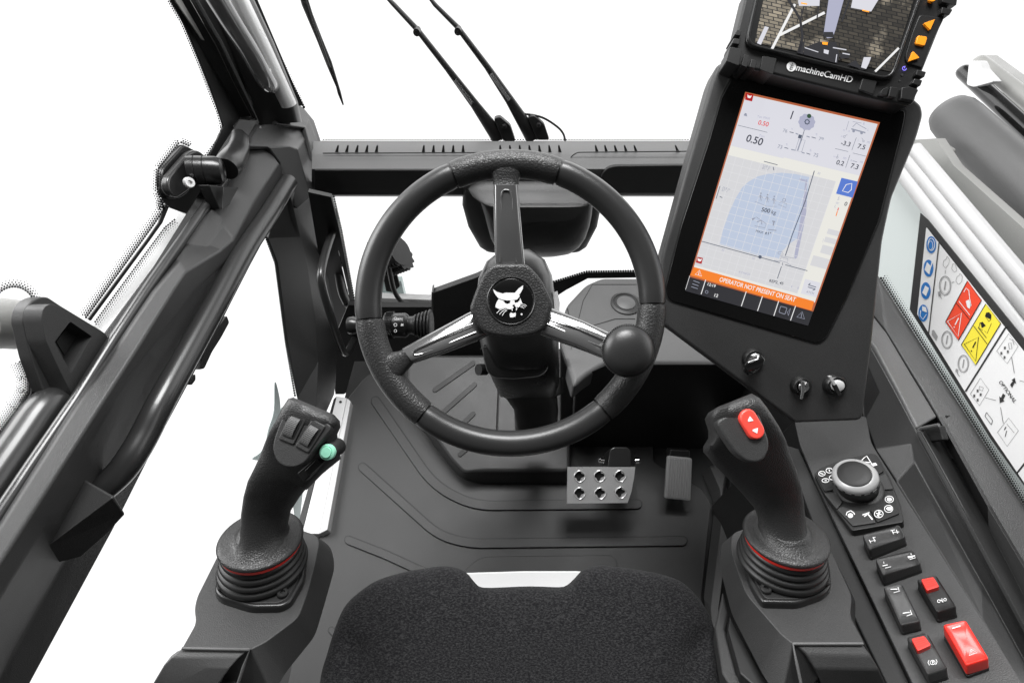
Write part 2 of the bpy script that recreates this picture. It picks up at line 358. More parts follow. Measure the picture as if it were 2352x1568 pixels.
# =================================================================== SETTING: cab floor
bm = bmesh.new(); plate_bm(bm, [], ZP(0), 0) if 0 else None
def box(name, x0, x1, y0, y1, z0, z1, mt, parent=None, bevel=0):
    b = bmesh.new(); bmesh.ops.create_cube(b, size=1)
    for v in b.verts: v.co = Vector((x0+(v.co.x+.5)*(x1-x0), y0+(v.co.y+.5)*(y1-y0), z0+(v.co.z+.5)*(z1-z0)))
    return obj(name, b, mt, parent, bevel)
bm.free()
fl = box('floor', -.50, .56, -.45, .86, -.03, -.012, 'plastic_dark'); tag(fl, None, None, kind='structure')

# ---- rubber floor mat with raised ribs
mat_t = thing('floor_mat', 'dark grey moulded rubber floor mat with raised curved ribs under the steering wheel', 'floor mat', (0, .3, 0))
F0 = ZP(0)
mo = V_((836, 868), (800, 912), (772, 1010), (735, 1228), (690, 1420), (655, 1600), (640, 1750), (1700, 1750), (1640, 1500), (1612, 1372), (1634, 1160), (1610, 1120), (1560, 1095), (1500, 1060), (1500, 800), (1100, 800), (860, 850))
plate('mat_sheet', rnd(mo, 10), F0, .012, 'plastic', mat_t, .003)
def capsule(a, b, w0, w1=None, n=8):
    w1 = w1 or w0; A = Vector(a); B = Vector(b); t = (B-A).normalized(); ang = math.atan2(t.y, t.x); out = []
    for i in range(n+1): q = ang+math.pi/2+math.pi*i/n; out.append((A.x+w0*math.cos(q), A.y+w0*math.sin(q)))
    for i in range(n+1): q = ang-math.pi/2+math.pi*i/n; out.append((B.x+w1*math.cos(q), B.y+w1*math.sin(q)))
    return out
def bent(path, w0, w1):
    P = [Vector(p) for p in path]; m = len(P); L = []; R = []
    for i, p in enumerate(P):
        t = (P[min(i+1, m-1)]-P[max(i-1, 0)]).normalized(); q = Vector((-t.y, t.x)); w = w0+(w1-w0)*i/(m-1); L.append(tuple(p+q*w)); R.append(tuple(p-q*w))
    t0 = (P[1]-P[0]).normalized(); t1 = (P[-1]-P[-2]).normalized(); out = list(L)
    a1 = math.atan2(t1.y, t1.x)
    for i in range(1, 6): q = a1+math.pi/2-math.pi*i/6; out.append((P[-1].x+w1*math.cos(q), P[-1].y+w1*math.sin(q)))
    out += R[::-1]; a0 = math.atan2(t0.y, t0.x)
    for i in range(1, 6): q = a0-math.pi/2-math.pi*i/6; out.append((P[0].x+w0*math.cos(q), P[0].y+w0*math.sin(q)))
    return out
ribs = [bent(rnd(m5((495, 400), (870, 945), (1130, 1080), (2205, 1070)), 110, 7, closed=False), 10.5, 10.5),
        bent(rnd(m5((410, 830), (900, 1270), (1100, 1327), (2500, 1311)), 110, 7, closed=False), 10, 10.5),
        bent(m5((318, 1305), (560, 1400), (800, 1510)), 9.5, 10), bent(V_((762, 1447), (790, 1475)), 8, 8)]
for r_ in ribs:
    g_ = plate('rib', r_, ZP(.0065), .008, 'plastic', mat_t, .0012); marks('groove_shade', [('l', inset(r_, -.4), 2.4, True)], ZP(0), 'black', g_, .0006)  # flat black line paints the shade of the groove round each rib
plate('rib', rnd(m5((1020, 1560), (1130, 1450), (1200, 1412), (2040, 1402), (2070, 1440), (2080, 1600), (1020, 1620)), 14), ZP(.004), .006, 'plastic', mat_t, .0016)

# ---- toe board step and ramp
tb = thing('toe_board', 'raised dark grey footrest step with slanted ribs beneath the steering column', 'footrest', tuple(ZP(0).at(1180, 1120)))
Zt = Pl(ZP(.075).at(1200, 1075), (0, -.22, 1))
top = m5((700, 330), (830, 560), (985, 780), (1070, 870), (1200, 855), (1760, 855), (1760, 100), (700, 100))
bot = m5((640, 360), (840, 640), (1000, 850), (1060, 905), (1160, 942), (1770, 945), (1770, 100), (640, 100))
prism2('ramp', rnd(top, 12), Zt, rnd(bot, 12), ZP(.001), 'plastic', tb, .008)
for a, b in (((880, 325), (1130, 150)), ((935, 470), (1140, 290)), ((1050, 560), (1130, 480)), ((1045, 745), (1110, 690))):
    A, B = m5(a, b); plate('rib', capsule(A, B, 5.5), Zt.off(.003), .004, 'plastic_dark', tb, .001)
prism2('center_rib', m5((1300, 300), (1400, 350), (1410, 600), (1290, 600)), Zt.off(.02), m5((1290, 300), (1420, 350), (1440, 620), (1275, 620)), Zt, 'plastic', tb, .003)

# ---- door sill
sl = thing('door_sill', 'white painted metal door sill strip with a bolt hole left of the floor mat', 'door sill', tuple(ZP(.01).at(760, 1100)))
plate('sill_plate', m9((1730, 350), (1830, 368), (1560, 1700), (1390, 1700)), ZP(.02), .03, 'sill_white', sl, .002)
plate('sill_lip', m9((1832, 369), (1868, 400), (1640, 1660), (1560, 1700)), ZP(.024), .03, 'white_dull', sl, .002)
marks('bolt_hole', [('e', *m9((1770, 409))[0], 3.2, 2.8)], ZP(.0215), 'black', sl)
plate('seal', m9((1700, 380), (1728, 352), (1388, 1700), (1320, 1700)), ZP(.018), .03, 'rubber', sl, .002)

# ---- dark lower front wall of the cab, left of the column
kp = thing('kick_panel', 'flat dark grey kick panel behind the steering column and indicator stalk', 'trim panel', (-.2, .83, .1))
plate('panel', rnd(m4((868, 1130), (1150, 1030), (1300, 960), (1450, 960), (1450, 1900), (868, 1900)), 2), YP(.87), .02, 'plastic', kp, .003)
plate('panel_edge', m4((858, 1128), (870, 1124), (876, 1900), (858, 1900)), YP(.868), .03, 'plastic_light', kp, .001)
plate('lower_panel', V_((800, 700), (880, 705), (1000, 705), (1000, 900), (840, 870), (790, 905), (770, 905), (775, 760)), YP(.90), .02, 'black', kp)

# ---- cover box right of the column, light top and black front
cb = thing('cover_box', 'moulded grey cover with a round cap and black front face right of the column', 'cover box', tuple(ZP(0).at(1480, 1060)))
Zc = ZP(.36)
tp = V_((1289, 790), (1291, 745), (1300, 700), (1345, 652), (1382, 636), (1660, 636), (1660, 836), (1395, 832), (1345, 862), (1318, 888))
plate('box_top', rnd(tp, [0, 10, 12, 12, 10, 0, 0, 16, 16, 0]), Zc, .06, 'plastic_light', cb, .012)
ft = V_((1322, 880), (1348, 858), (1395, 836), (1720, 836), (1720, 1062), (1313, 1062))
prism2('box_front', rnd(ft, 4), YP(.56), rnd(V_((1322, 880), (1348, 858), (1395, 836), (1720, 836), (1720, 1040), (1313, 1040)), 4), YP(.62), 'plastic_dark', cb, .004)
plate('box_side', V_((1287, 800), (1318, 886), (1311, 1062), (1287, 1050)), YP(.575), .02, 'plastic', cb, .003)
c0 = Zc.at(1437, 698); lathe('cap_ring', [(.036, 0), (.036, .004), (.030, .006), (.028, .003), (.0, .003)], c0, (0, 0, 1), 'plastic', cb, 40)
lathe('cap', [(.022, .003), (.022, .005), (.020, .0065), (0, .0065)], c0, (0, 0, 1), 'plastic_light', cb, 36)
marks('panel_seam', [('l', m4((1745, 1230), (1790, 1380), (2060, 1300), (2190, 1300)), 2), ('l', m4((1770, 1500), (1850, 1180), (1910, 1075), (2200, 1075)), 1.5)], Zc, 'plastic_dark', cb)

# ---- right wall and recessed mat edge
rw = thing('side_wall_trim', 'dark grey lower side trim running along the floor below the console', 'trim panel', tuple(ZP(0).at(1640, 1200)))
sheet('lower_trim', [[ZP(.003).at(*p) for p in V_((1612, 1085), (1634, 1140), (1640, 1165), (1616, 1370), (1640, 1600))],
                     [ZP(.03).at(*p) for p in V_((1630, 1070), (1652, 1120), (1660, 1170), (1632, 1395), (1650, 1620))],
                     [ZP(.04).at(*p) for p in V_((1660, 1060), (1672, 1120), (1680, 1180), (1650, 1400), (1668, 1640))]], 'plastic', rw, .004, .003)
sheet('upper_trim', [[XP(.535).at(*p) for p in V_((1655, 850), (1665, 1120), (1676, 1180), (1650, 1400), (1668, 1640))],
                     [XP(.50).at(*p) for p in V_((1850, 940), (1900, 1050), (1900, 1100), (1950, 1250), (2050, 1500))]], 'plastic_dark', rw, .004, .003)
tube('trim_rib', [XP(.52).at(*p) for p in V_((1700, 1000), (1668, 1180), (1640, 1390), (1655, 1640))], .004, 'plastic', rw, 8)
tube('trim_rib', [XP(.525).at(*p) for p in V_((1680, 1010), (1655, 1180), (1625, 1390), (1640, 1640))], .003, 'plastic', rw, 8)

# =================================================================== FRONT: windscreens, cross bar, wipers
ws = thing('windscreen', 'clear upper windscreen with a dotted black border behind the wipers', 'window', (0, 1.15, .6))
Yw = Pl((0, 1.15, .62), (0, -1, .12))
plate('pane', V_((560, -120), (1990, -120), (1800, 345), (735, 345)), Yw, .005, 'glass', ws)
frit('dotted_border', V_((740, 328), (1600, 328)), Yw.off(.002), ws, 3, 6.2, 2.9, 1)
frit('dotted_border', mC((705, 0), (1125, 850)), Yw.off(.002), ws, 2, 6.0, 3.4, 1)
plate('black_border', mC((690, -40), (745, -40), (1115, 830), (1060, 830)), Yw.off(.003), .002, 'black', ws)
lw = thing('lower_windscreen', 'clear lower window pane in front of the column with a serrated black edge', 'window', (0, .95, .1))
Yl = YP(.95)
plate('pane', V_((745, 440), (1560, 440), (1560, 640), (1290, 640), (1000, 730), (815, 740)), Yl, .005, 'glass', lw)
frit('dotted_border', m18((165, 40), (225, 300), (335, 900)), Yl.off(.002), lw, 2, 5.6, 2.8, 1)
frit('dotted_border', m4((1660, 1060), (1870, 995), (2200, 990)), Yl.off(.002), lw, 1, 5.6, 2.8, 1)
plate('black_border', m4((1600, 1085), (1660, 1062), (1870, 998), (2200, 993), (2200, 1030), (1880, 1035), (1740, 1110), (1600, 1200)), Yl.off(.003), .002, 'black', lw)
frit('dotted_border', m4((525, 1232), (790, 1232)), Yl.off(.002), lw, 2, 5.6, 2.5, 1, 'plastic')
frit('dotted_border', V_((752, 455), (764, 530)), Yl.off(.002), lw, 1, 5.6, 2.5, 1)

cbx = thing('dashboard_crossbar', 'grey dashboard cross bar with groups of slanted vent slots below the windscreen', 'dashboard', (0, 1.03, .5))
Yf = YP(1.0)
L_, R_ = 715, 1640
def xs_(y, pl): return [pl.at(L_, y), pl.at(1000, y), pl.at(1390, y), pl.at(R_, y)]
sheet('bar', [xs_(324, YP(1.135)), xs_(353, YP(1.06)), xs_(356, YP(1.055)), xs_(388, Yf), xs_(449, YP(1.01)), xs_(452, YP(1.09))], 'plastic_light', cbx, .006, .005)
plate('shaded_front', V_((722, 391), (1064, 391), (1064, 448), (722, 448)), YP(.996), .01, 'plastic_dark', cbx, .002)  # darker plastic over the bar's front, its shade put into the colour
plate('shaded_front', rnd(m4((1960, 400), (1975, 350), (2010, 315), (2060, 302), (2560, 298), (2560, 482), (1935, 482)), 8), YP(.994), .01, 'plastic_dark', cbx, .002)  # same darker plastic on the right, shade of the recessed front as colour
ringo = m4((1745, 290), (1770, 240), (1810, 212), (2560, 205))
bm = bmesh.new(); tube_bm(bm, [YP(1.045).at(*p) for p in rnd(ringo, 18, 5, False)], .0014, 6); obj('groove', bm, 'plastic_dark', cbx)
bm = bmesh.new(); tube_bm(bm, [YP(1.052).at(*p) for p in m4((150, 218), (1260, 214))], .0014, 6); obj('groove', bm, 'plastic_dark', cbx)
for grp in ((235, 300, 365, 430, 495), (803, 868, 933, 998, 1063), (1308, 1372, 1437, 1501, 1566, 1632, 1697), (1940, 2002, 2067, 2132, 2197), (2470,)):
    for x in grp:
        k = (1200-x)*.0135
        q = m4((x-9, 215), (x-4+k, 168), (x+5+k, 168), (x+13, 215))
        plate('vent_slot', q, YP(1.095 if 0 else 1.068).off(.0), .003, 'black', cbx)
pod = thing('dashboard_pod', 'rounded grey storage pod hanging under the cross bar behind the wheel', 'dashboard pod', (0.05, .95, .34))
loft('pod_body', [(V_((1090, 418))[0], (1350, 418), YP(1.0), .06, 5), ((1070, 440), (1378, 440), YP(.985), .07, 5), ((1082, 462), (1372, 462), YP(.96), .1, 5), ((1100, 476), (1366, 476), YP(.945), .11, 5),
     ((1102, 480), (1366, 480), YP(.945), .11, 5), ((1112, 510), (1362, 510), YP(.95), .1, 5), ((1117, 530), (1358, 530), YP(.953), .1, 5), ((1125, 560), (1348, 560), YP(.957), .1, 4.5), ((1135, 578), (1335, 578), YP(.962), .09, 4), ((1150, 588), (1318, 588), YP(.972), .07, 3.5), ((1180, 591), (1290, 591), YP(.985), .04, 3)],
     'plastic', pod, 44, 5, tdir=(0, 1, 0))
loft('pod_skirt', [((1062, 440), (1392, 440), YP(.998), .07, 5), ((1060, 480), (1384, 480), YP(1.0), .07, 5), ((1074, 530), (1374, 530), YP(1.005), .07, 5), ((1100, 575), (1350, 575), YP(1.01), .06, 4), ((1115, 582), (1335, 582), YP(1.015), .04, 4)], 'plastic_dark', pod, 40, 5, tdir=(0, 1, 0))

# ---- wipers (outside the windscreen)
Yo = Pl((0, 1.21, .62), (0, -1, .12))
def wiper(loc, axis, wd, label, spring):
    t = thing('windscreen_wiper', label, 'wiper', tuple(Yo.at(*loc)), 'wipers resting on the windscreen')
    P = [Yo.at(*p) for p in axis]
    loft('arm', [((a[0]-w, a[1]+w*.45), (a[0]+w, a[1]-w*.45), Yo, th) for a, w, th in zip(axis, wd, [.02]*len(axis))], 'rubber', t, 10)
    bm = bmesh.new(); a, b = spring; A = Yo.off(.012).at(*a); B = Yo.off(.012).at(*b); n = 60; pts = []
    X = (B-A).normalized(); u, w = frame_of(X, Vector((0, 0, 1)))
    for i in range(n*4+1):
        q = i/4*2*math.pi/1.0; pts.append(A+(B-A)*(i/(n*4))+(u*math.cos(q)+w*math.sin(q))*.004)
    tube_bm(bm, pts[::1], .0011, 5); obj('spring', bm, 'plastic', t)
    return t, P
w1, _ = wiper((1165, 322), V_((875, -20), (902, 8), (958, 68), (1030, 160), (1092, 242), (1150, 322)), [2, 5, 6, 7, 10, 17], 'dark wiper arm with a spring, the left one of the pair above the dashboard', ((1045, 185), (1085, 238)))
w2, _ = wiper((1235, 322), V_((975, -20), (1000, 12), (1050, 62), (1120, 155), (1172, 232), (1228, 322)), [2, 5, 6, 7, 10, 17], 'dark wiper arm with a spring, the right one of the pair above the dashboard', ((1128, 170), (1170, 230)))
lathe('joint', [(.008, -.01), (.008, .01)], Yo.off(.012).at(958, 72), (0, -1, 0), 'rubber', w1, 16)
lathe('joint', [(.008, -.01), (.008, .01)], Yo.off(.012).at(1052, 70), (0, -1, 0), 'rubber', w2, 16)
for wt, (x, y) in ((w1, (1162, 295)), (w2, (1240, 292))):
    plate('arm_cover', rnd([(x-28, y-22), (x-14, y-26), (x+10, y-6), (x+22, y+30), (x-6, y+30)], 5), Yo.off(.014), .02, 'plastic_dark', wt, .003)
    lathe('pivot_bolt', [(.0055, 0), (.0055, .005), (.004, .007), (0, .007)], Yo.off(.014).at(x-3, y-6), (0, -1, .1), 'black', wt, 16)
bw = thing('wiper_blade', 'thin wiper blade with a pointed tip hanging on the windscreen apart from the wiper arms', 'wiper blade', tuple(Yo.at(790, 240)))
loft('blade', [((684, -20), (700, -20), Yo, .01), ((693, 12), (709, 8), Yo, .01), ((728, 94), (740, 88), Yo, .01), ((750, 150), (762, 142), Yo, .01), ((772, 200), (778, 196), Yo, .008), ((776, 216), (783, 212), Yo, .008), ((787, 242), (790, 241), Yo, .004)], 'rubber', bw, 10)
loft('blade_frame', [((696, -20), (702, -20), Yo.off(.012), .006), ((722, 62), (727, 60), Yo.off(.012), .006), ((754, 158), (760, 155), Yo.off(.012), .006)], 'plastic', bw, 8)
cbl = tube('washer_hose', [Yo.at(*p) for p in V_((1182, 262), (1205, 262), (1245, 270), (1278, 290), (1294, 308), (1299, 330))], .0028, 'rubber', None, 10, 5)
tag(cbl, 'thin black washer hose curving from the right wiper arm to the dashboard edge', 'hose')

# =================================================================== STEERING COLUMN
col = thing('steering_column', 'dark plastic steering column housing below the wheel hub', 'steering column', tuple(ZP(.1).at(1240, 990)))
loft('column_shroud', [((1150, 575), (1215, 572), .70, .05), ((1118, 600), (1250, 596), .70, .10), ((1100, 640), (1266, 632), .70, .13), ((1095, 700), (1274, 695), .70, .15), ((1100, 770), (1280, 768), .71, .15), ((1118, 840), (1283, 838), .72, .14), ((1135, 880), (1282, 878), .76, .14), ((1150, 912), (1272, 912), .82, .13)], 'plastic_satin', col, 36, 3)
loft('column_tube', [((1152, 900), (1276, 900), .86, .12), ((1180, 940), (1280, 940), .93, .12), ((1192, 1010), (1275, 1010), 1.02, .12)], 'black', col, 24, 4)
loft('shroud_collar', [((1138, 868), (1290, 866), .80, .15), ((1146, 905), (1290, 903), .86, .15), ((1160, 914), (1270, 913), .88, .13)], 'plastic_satin', col, 32, 3.4)
tr = rnd(m5((1190, 25), (1640, 30), (1632, 130), (1608, 205), (1560, 235), (1400, 253), (1270, 243), (1225, 210), (1200, 120)), 8)
pt = DP(.66)
plate('tray', tr, pt, .04, 'plastic_dark', col, .002)
marks('tray_rim', [('l', m5((1180, 60), (1190, 45), (1400, 38), (1625, 30), (1640, 34)), 1.3), ('l', tr[5:-1], 1.6)], pt.off(.001), 'plastic_light', col)
A, B = m5((1165, 192), (1215, 192)); tube('tilt_knob', [D(*A, .67), D(*B, .68)], .0085, 'plastic_satin', col, 20)
loft('side_lever', [((1268, 672), (1280, 668), .66, .012), ((1268, 700), (1286, 696), .66, .014), ((1268, 722), (1284, 722), .66, .012)], 'white_dull', col, 16)
loft('side_lever', [((1270, 722), (1300, 726), .655, .012), ((1285, 745), (1312, 742), .655, .012)], 'white_dull', col, 16)
# indicator stalk
st = lathe('indicator_stalk', [(.0185, 0), (.0195, .003), (.0195, .012), (.018, .013), (.0185, .029), (.017, .032), (.0135, .035), (.0135, .040), (.0145, .042), (.0145, .046)], D(886, 747, .68), RT, 'plastic_satin', col, 36)
def ribrings(name, x0, x1, n, r0, r1, w, mt, parent, dep=.68, y=747):
    bm = bmesh.new(); prof = []
    for i in range(n):
        h = (x1-x0)*i/n/FPX*dep; hh = (x1-x0)/n/FPX*dep; r = r0+(r1-r0)*i/n
        prof += [(r-w, h), (r, h+hh*.25), (r, h+hh*.6), (r-w, h+hh*.85)]
    bm.free(); return lathe(name, prof, D(x0, y, dep), RT, mt, parent, 36, angle=25)
ribrings('rubber_bellow', 952, 993, 5, .0165, .026, .003, 'rubber', st)
bm = bmesh.new(); o_ = D(890, 747, .68); u_, w_ = UP, -FW
for k in range(44):
    a = 2*math.pi*k/44; c = o_+(u_*math.cos(a)+w_*math.sin(a))*.0195; t = RT*.010
    n_ = (u_*math.cos(a)+w_*math.sin(a)); s_ = n_.cross(RT)*.0006
    poly(bm, [c+s_, c+n_*.0012, c+n_*.0012+t, c+s_+t]); poly(bm, [c-s_, c+n_*.0012, c+n_*.0012+t, c-s_+t])
obj('grip_ring', bm, 'plastic_satin', st, smooth_=False)
ps = DP(.68-.0205)
marks('stalk_symbol', [('r', *m18((655, 1041))[0], 3.4, 3.4, 1.5), ('p', m18((698, 1032), (718, 1032), (718, 1050), (698, 1050))), ('r', *m18((655, 1088))[0], 3, 3, 1.2), ('r', *m18((655, 990))[0], 3, 3, 1.2)], ps, 'white_mark', st, .0008)
tube('stalk_tip', [D(*p, .685) for p in V_((801, 747), (812, 747), (822, 747))], [.0125, .0135, .0105], 'plastic_satin', st, 24)

# =================================================================== STEERING WHEEL
DW = .57; KW = DW/FPX; WC = (1172, 697)
def WP(px, py, h=0): return D(px, py, DW) - FW*h
def wpol(ang, r): a = math.radians(ang); return (WC[0]+r*math.cos(a), WC[1]-r*.985*math.sin(a))
sw = thing('steering_wheel', 'black three-spoke steering wheel with leather grips and a round spinner knob', 'steering wheel', tuple(WP(*WC)))
def rim_arc(name, a0, a1, ro, ri, mt, par, taper=0):
    n = max(8, int(abs(a1-a0)/2.5)); bm = bmesh.new(); rings = []; m = 28
    for i in range(n+1):
        a = a0+(a1-a0)*i/n; f = min(i, n-i); k = 1-(taper if f == 0 else 0)
        rc = (ro+ri)/2; rr = (ro-ri)/2*k; C_ = WP(*wpol(a, rc)); rad = (WP(*wpol(a, rc+1))-WP(*wpol(a, rc)))
        rings.append([bm.verts.new(C_+rad*rr*math.cos(2*math.pi*j/m)-FW*(rr*KW*.95*math.sin(2*math.pi*j/m))) for j in range(m)])
    for A, B in zip(rings, rings[1:]):
        for i in range(m): bm.faces.new((A[i], A[(i+1) % m], B[(i+1) % m], B[i]))
    bm.faces.new(rings[0]); bm.faces.new(rings[-1][::-1]); return obj(name, bm, mt, par, angle=50)
RO, RI = 356, 296
core = rim_arc('rim', 0, 359.9, RO-4, RI+4, 'black', sw)
for a0, a1 in ((70.3, 113.3), (187, 232), (-49, -.8)): rim_arc('leather_grip', a0, a1, RO+1.5, RI-3, 'leather', sw, .05)
for a0, a1 in ((114.2, 186.2), (232.8, 310.2), (0, 69.4)): rim_arc('rim_cover', a0, a1, RO, RI, 'rim_foam', sw, .04)
# spokes
def spoke(secs, gsecs, rib, ref):
    g = loft('leather_grip', gsecs, 'leather', sw, 24, 3)
    s = loft('spoke', secs, 'spoke_gloss', sw, 40, 3.2)
    return s
h0, h1 = DW-.004, DW+.012
s1 = spoke([((1134, 425), (1190, 425), h0, .018), ((1134.5, 500), (1196, 500), h0+.004, .018), ((1136, 560), (1201, 560), h0+.008, .02), ((1137.5, 606), (1205.5, 606), h1, .02)],
      [((1118, 384), (1206, 384), DW, .03), ((1126, 400), (1198, 400), DW, .028), ((1132, 412), (1193, 412), DW, .024), ((1133, 424), (1192, 424), DW-.002, .021)], None, None)
s2 = spoke([(*m4((672, 1500), (738, 1585)), Pl(D(937, 818, h0), UP*.45-FW), .018), (*m4((900, 1375), (950, 1515)), Pl(D(1014, 783, h0+.006), UP*.45-FW), .018), (*m4((1100, 1268), (1170, 1430)), Pl(D(1088, 750, h1), UP*.45-FW), .02), (*m4((1180, 1225), (1250, 1400)), h1+.006, .02)],
      [(*m4((520, 1545), (640, 1720)), DW, .03), (*m4((590, 1520), (680, 1660)), DW, .028), (*m4((640, 1512), (715, 1620)), DW, .024), (*m4((675, 1500), (742, 1588)), DW-.002, .021)], None, None)
s3 = spoke([(*m4((1640, 1235), (1570, 1400)), Pl(D(1253, 739, h1), UP*.45-FW), .02), (*m4((1850, 1320), (1790, 1478)), Pl(D(1329, 767, h0+.005), UP*.45-FW), .018), (*m4((2070, 1410), (2010, 1570)), h0, .018)],
      [(*m4((2070, 1408), (2012, 1570)), DW-.002, .021), (*m4((2160, 1440), (2100, 1620)), DW, .027)], None, None)
def rail(par, pts, hs, r=.0011):
    bm = bmesh.new(); P = rnd(pts, 14, 6, False); n = len(P); tube_bm(bm, [D(x, y, hs[0]+(hs[1]-hs[0])*i) for i, (x, y) in [(k, p) for k, p in enumerate(P)]] if 0 else [D(*p, hs(*p)) for p in P], r, 8); obj('raised_line', bm, 'spoke_gloss', par)
rail(s1, m4((1306, 930), (1312, 520), (1325, 462), (1342, 458), (1372, 462), (1382, 520), (1412, 930)), lambda x, y: h0-.0096+(y-425)/180*.0155)
rail(s2, m4((1130, 1330), (770, 1490), (738, 1510), (742, 1535), (790, 1530), (1150, 1385)), lambda x, y: h0-.0112+(x-925)/160*.0125)
rail(s3, m4((1640, 1290), (2000, 1440)), lambda x, y: h0-.0112+(1420-x)/150*.0125)
rail(s3, m4((1610, 1330), (1990, 1490)), lambda x, y: h0-.0112+(1420-x)/150*.0125)
hub = plate('hub', rnd(m4((1270, 936), (1482, 936), (1575, 1030), (1658, 1205), (1600, 1365), (1535, 1402), (1380, 1428), (1222, 1400), (1180, 1372), (1102, 1235), (1166, 1060), (1205, 985)), [10, 12, 22, 12, 12, 18, 40, 18, 10, 12, 22, 18]), DP(DW-.012), .035, 'leather', sw, .005, 4)
ph = DP(DW-.012)
cx, cy = 1173.8, 690.5
lathe('emblem_ring', [(.0298, -.004), (.0298, .0012), (.0290, .0018), (.0282, .0012), (.0280, -.001)], ph.at(cx, cy), -FW, 'plastic_satin', hub, 48)
emb = lathe('emblem', [(.0272, -.001), (.0268, .0012), (.024, .0022), (0, .003)], ph.at(cx, cy), -FW, 'black_gloss', hub, 48)
pe = ph.off(.0038)
logo = [('p', m11((733, 445), (800, 495), (895, 522), (905, 525), (960, 508), (1110, 512), (1125, 505), (1185, 435), (1268, 378), (1262, 440), (1230, 500), (1195, 550), (1210, 565), (1195, 590), (1160, 630), (1115, 640), (1050, 648), (980, 648), (900, 635), (830, 610), (780, 555), (745, 495))),
        ('p', m11((830, 622), (920, 655), (945, 695), (990, 710), (1030, 695), (1045, 650), (1110, 645), (1125, 695), (1120, 722), (1085, 725), (1073, 742), (1098, 765), (1090, 785), (1040, 805), (990, 800), (950, 775), (850, 805), (775, 770), (775, 735), (795, 680))),
        ('p', m11((1122, 692), (1170, 680), (1205, 645), (1213, 600), (1235, 655), (1255, 700), (1222, 705), (1218, 740), (1190, 770), (1140, 768), (1120, 745))),
        ('p', m11((1062, 790), (1078, 790), (1082, 838), (1062, 820))), ('p', m11((1140, 780), (1164, 782), (1155, 815), (1138, 832))),
        ('p', m11((1055, 858), (1070, 872), (1105, 875), (1130, 860), (1140, 895), (1130, 935), (1085, 948), (1038, 950), (1028, 915), (1030, 880))),
        ('l', m11((955, 782), (850, 820), (795, 875)), 1.5), ('l', m11((968, 800), (890, 845), (845, 897)), 1.5), ('l', m11((980, 818), (925, 865), (895, 918)), 1.5),
        ('l', m11((1228, 710), (1290, 718), (1330, 745)), 1.2), ('l', m11((1225, 735), (1275, 745), (1310, 765)), 1.2), ('l', m11((1218, 760), (1260, 772), (1285, 790)), 1.2), ('e', *m11((1240, 892))[0], 2.2, 2.2)]
marks('emblem_mark', logo, pe, 'white_mark', emb, 0)
# spinner knob
kc = D(1448, 806, DW-.055); kr = 61.5*(DW-.055)/FPX
kn = lathe('spinner_knob', [(.010, -.05), (.010, -.022), (kr*.7, -.018), (kr*.93, -.012), (kr, -.007), (kr, -.003), (kr*.975, 0), (kr*.9, .004), (kr*.72, .0085), (kr*.45, .0115), (kr*.2, .0128), (0, .013)], kc+FW*.008, -FW, 'rim_foam', sw, 64)
bm = bmesh.new(); u_, w_ = RT, UP
for k in range(72):
    a = 2*math.pi*k/72; n_ = u_*math.cos(a)+w_*math.sin(a); tt = n_.cross(FW); c = kc+n_*(kr*.995)+FW*.011
    P = [c+tt*.0009, c+n_*.0011, c-tt*.0009]; Q = [p-FW*.0045 for p in P]
    for i in range(2): poly(bm, [P[i], P[i+1], Q[i+1], Q[i]])
    poly(bm, Q)
obj('knurled_edge', bm, 'rim_foam', kn, smooth_=False)

# =================================================================== PEDALS
bp_ = thing('brake_pedal', 'bare metal brake pedal with six clover holes on a black arm', 'pedal', tuple(ZP(0).at(1385, 1150)))
Pb = Pl(ZP(.16).at(1380, 1113), (0, -.5, .86))
ou = m5((1748, 828), (2190, 828), (2182, 900), (2165, 990), (2140, 1062), (1745, 1066))
bm = bmesh.new()
def clover(c, r, k=.24): return [(c[0]+r*(1+k*math.cos(4*a))*math.cos(a), c[1]+r*(1+k*math.cos(4*a))*math.sin(a)) for a in [2*math.pi*i/32+.0001 for i in range(32)]]
holes = [m5(p)[0] for p in ((1827, 890), (1958, 888), (2092, 888), (1827, 1000), (1962, 1000), (2096, 996))]
po = plate('pedal_plate', ou, Pb, .006, 'steel', bp_, .001)
cut = bmesh.new()
for h in holes: plate_bm(cut, clover(h, 10.8), Pb.off(.01), .03)
co_ = obj('cutter', cut, 'black', None, smooth_=False); co_.hide_render = True
bo = po.modifiers.new('holes', 'BOOLEAN'); bo.object = co_; bo.solver = 'EXACT'
bpy.context.view_layer.update(); po.modifiers.remove(po.modifiers['bevel'])
dg = bpy.context.evaluated_depsgraph_get(); me2 = bpy.data.meshes.new_from_object(po.evaluated_get(dg)); 
po.data = me2
for md in list(po.modifiers): po.modifiers.remove(md)
bpy.data.objects.remove(co_)
me2.set_sharp_from_angle(angle=.6)
for h in holes:
    bm = bmesh.new(); tube_bm(bm, [Pb.off(.0008).at(*p) for p in clover(h, 12.6, .04)]+[Pb.off(.0008).at(*clover(h, 12.6, .04)[0])], .0014, 6); obj('raised_rim', bm, 'steel', po)
plate('hole_shade_sheet', stretch(ou, .96), Pb.off(-.008), .002, 'black', bp_)  # black sheet added under the plate so the holes read dark
prism2('pedal_arm', rnd(m5((2025, 715), (2050, 698), (2135, 698), (2160, 720), (2165, 828), (2010, 828)), 4), Pb.off(.0), rnd(m5((1990, 740), (2040, 700), (2140, 700), (2190, 750), (2190, 828), (1980, 828)), 4), Pb.off(-.07), 'paint_gloss', bp_, .003)
for x in (1980, 2190): lathe('pivot_bolt', [(.008, 0), (.008, .008), (.005, .011), (0, .011)], Pb.off(-.02).at(*m5((x, 790))[0]), (-1 if x < 2000 else 1, 0, .2), 'chrome', bp_, 18)
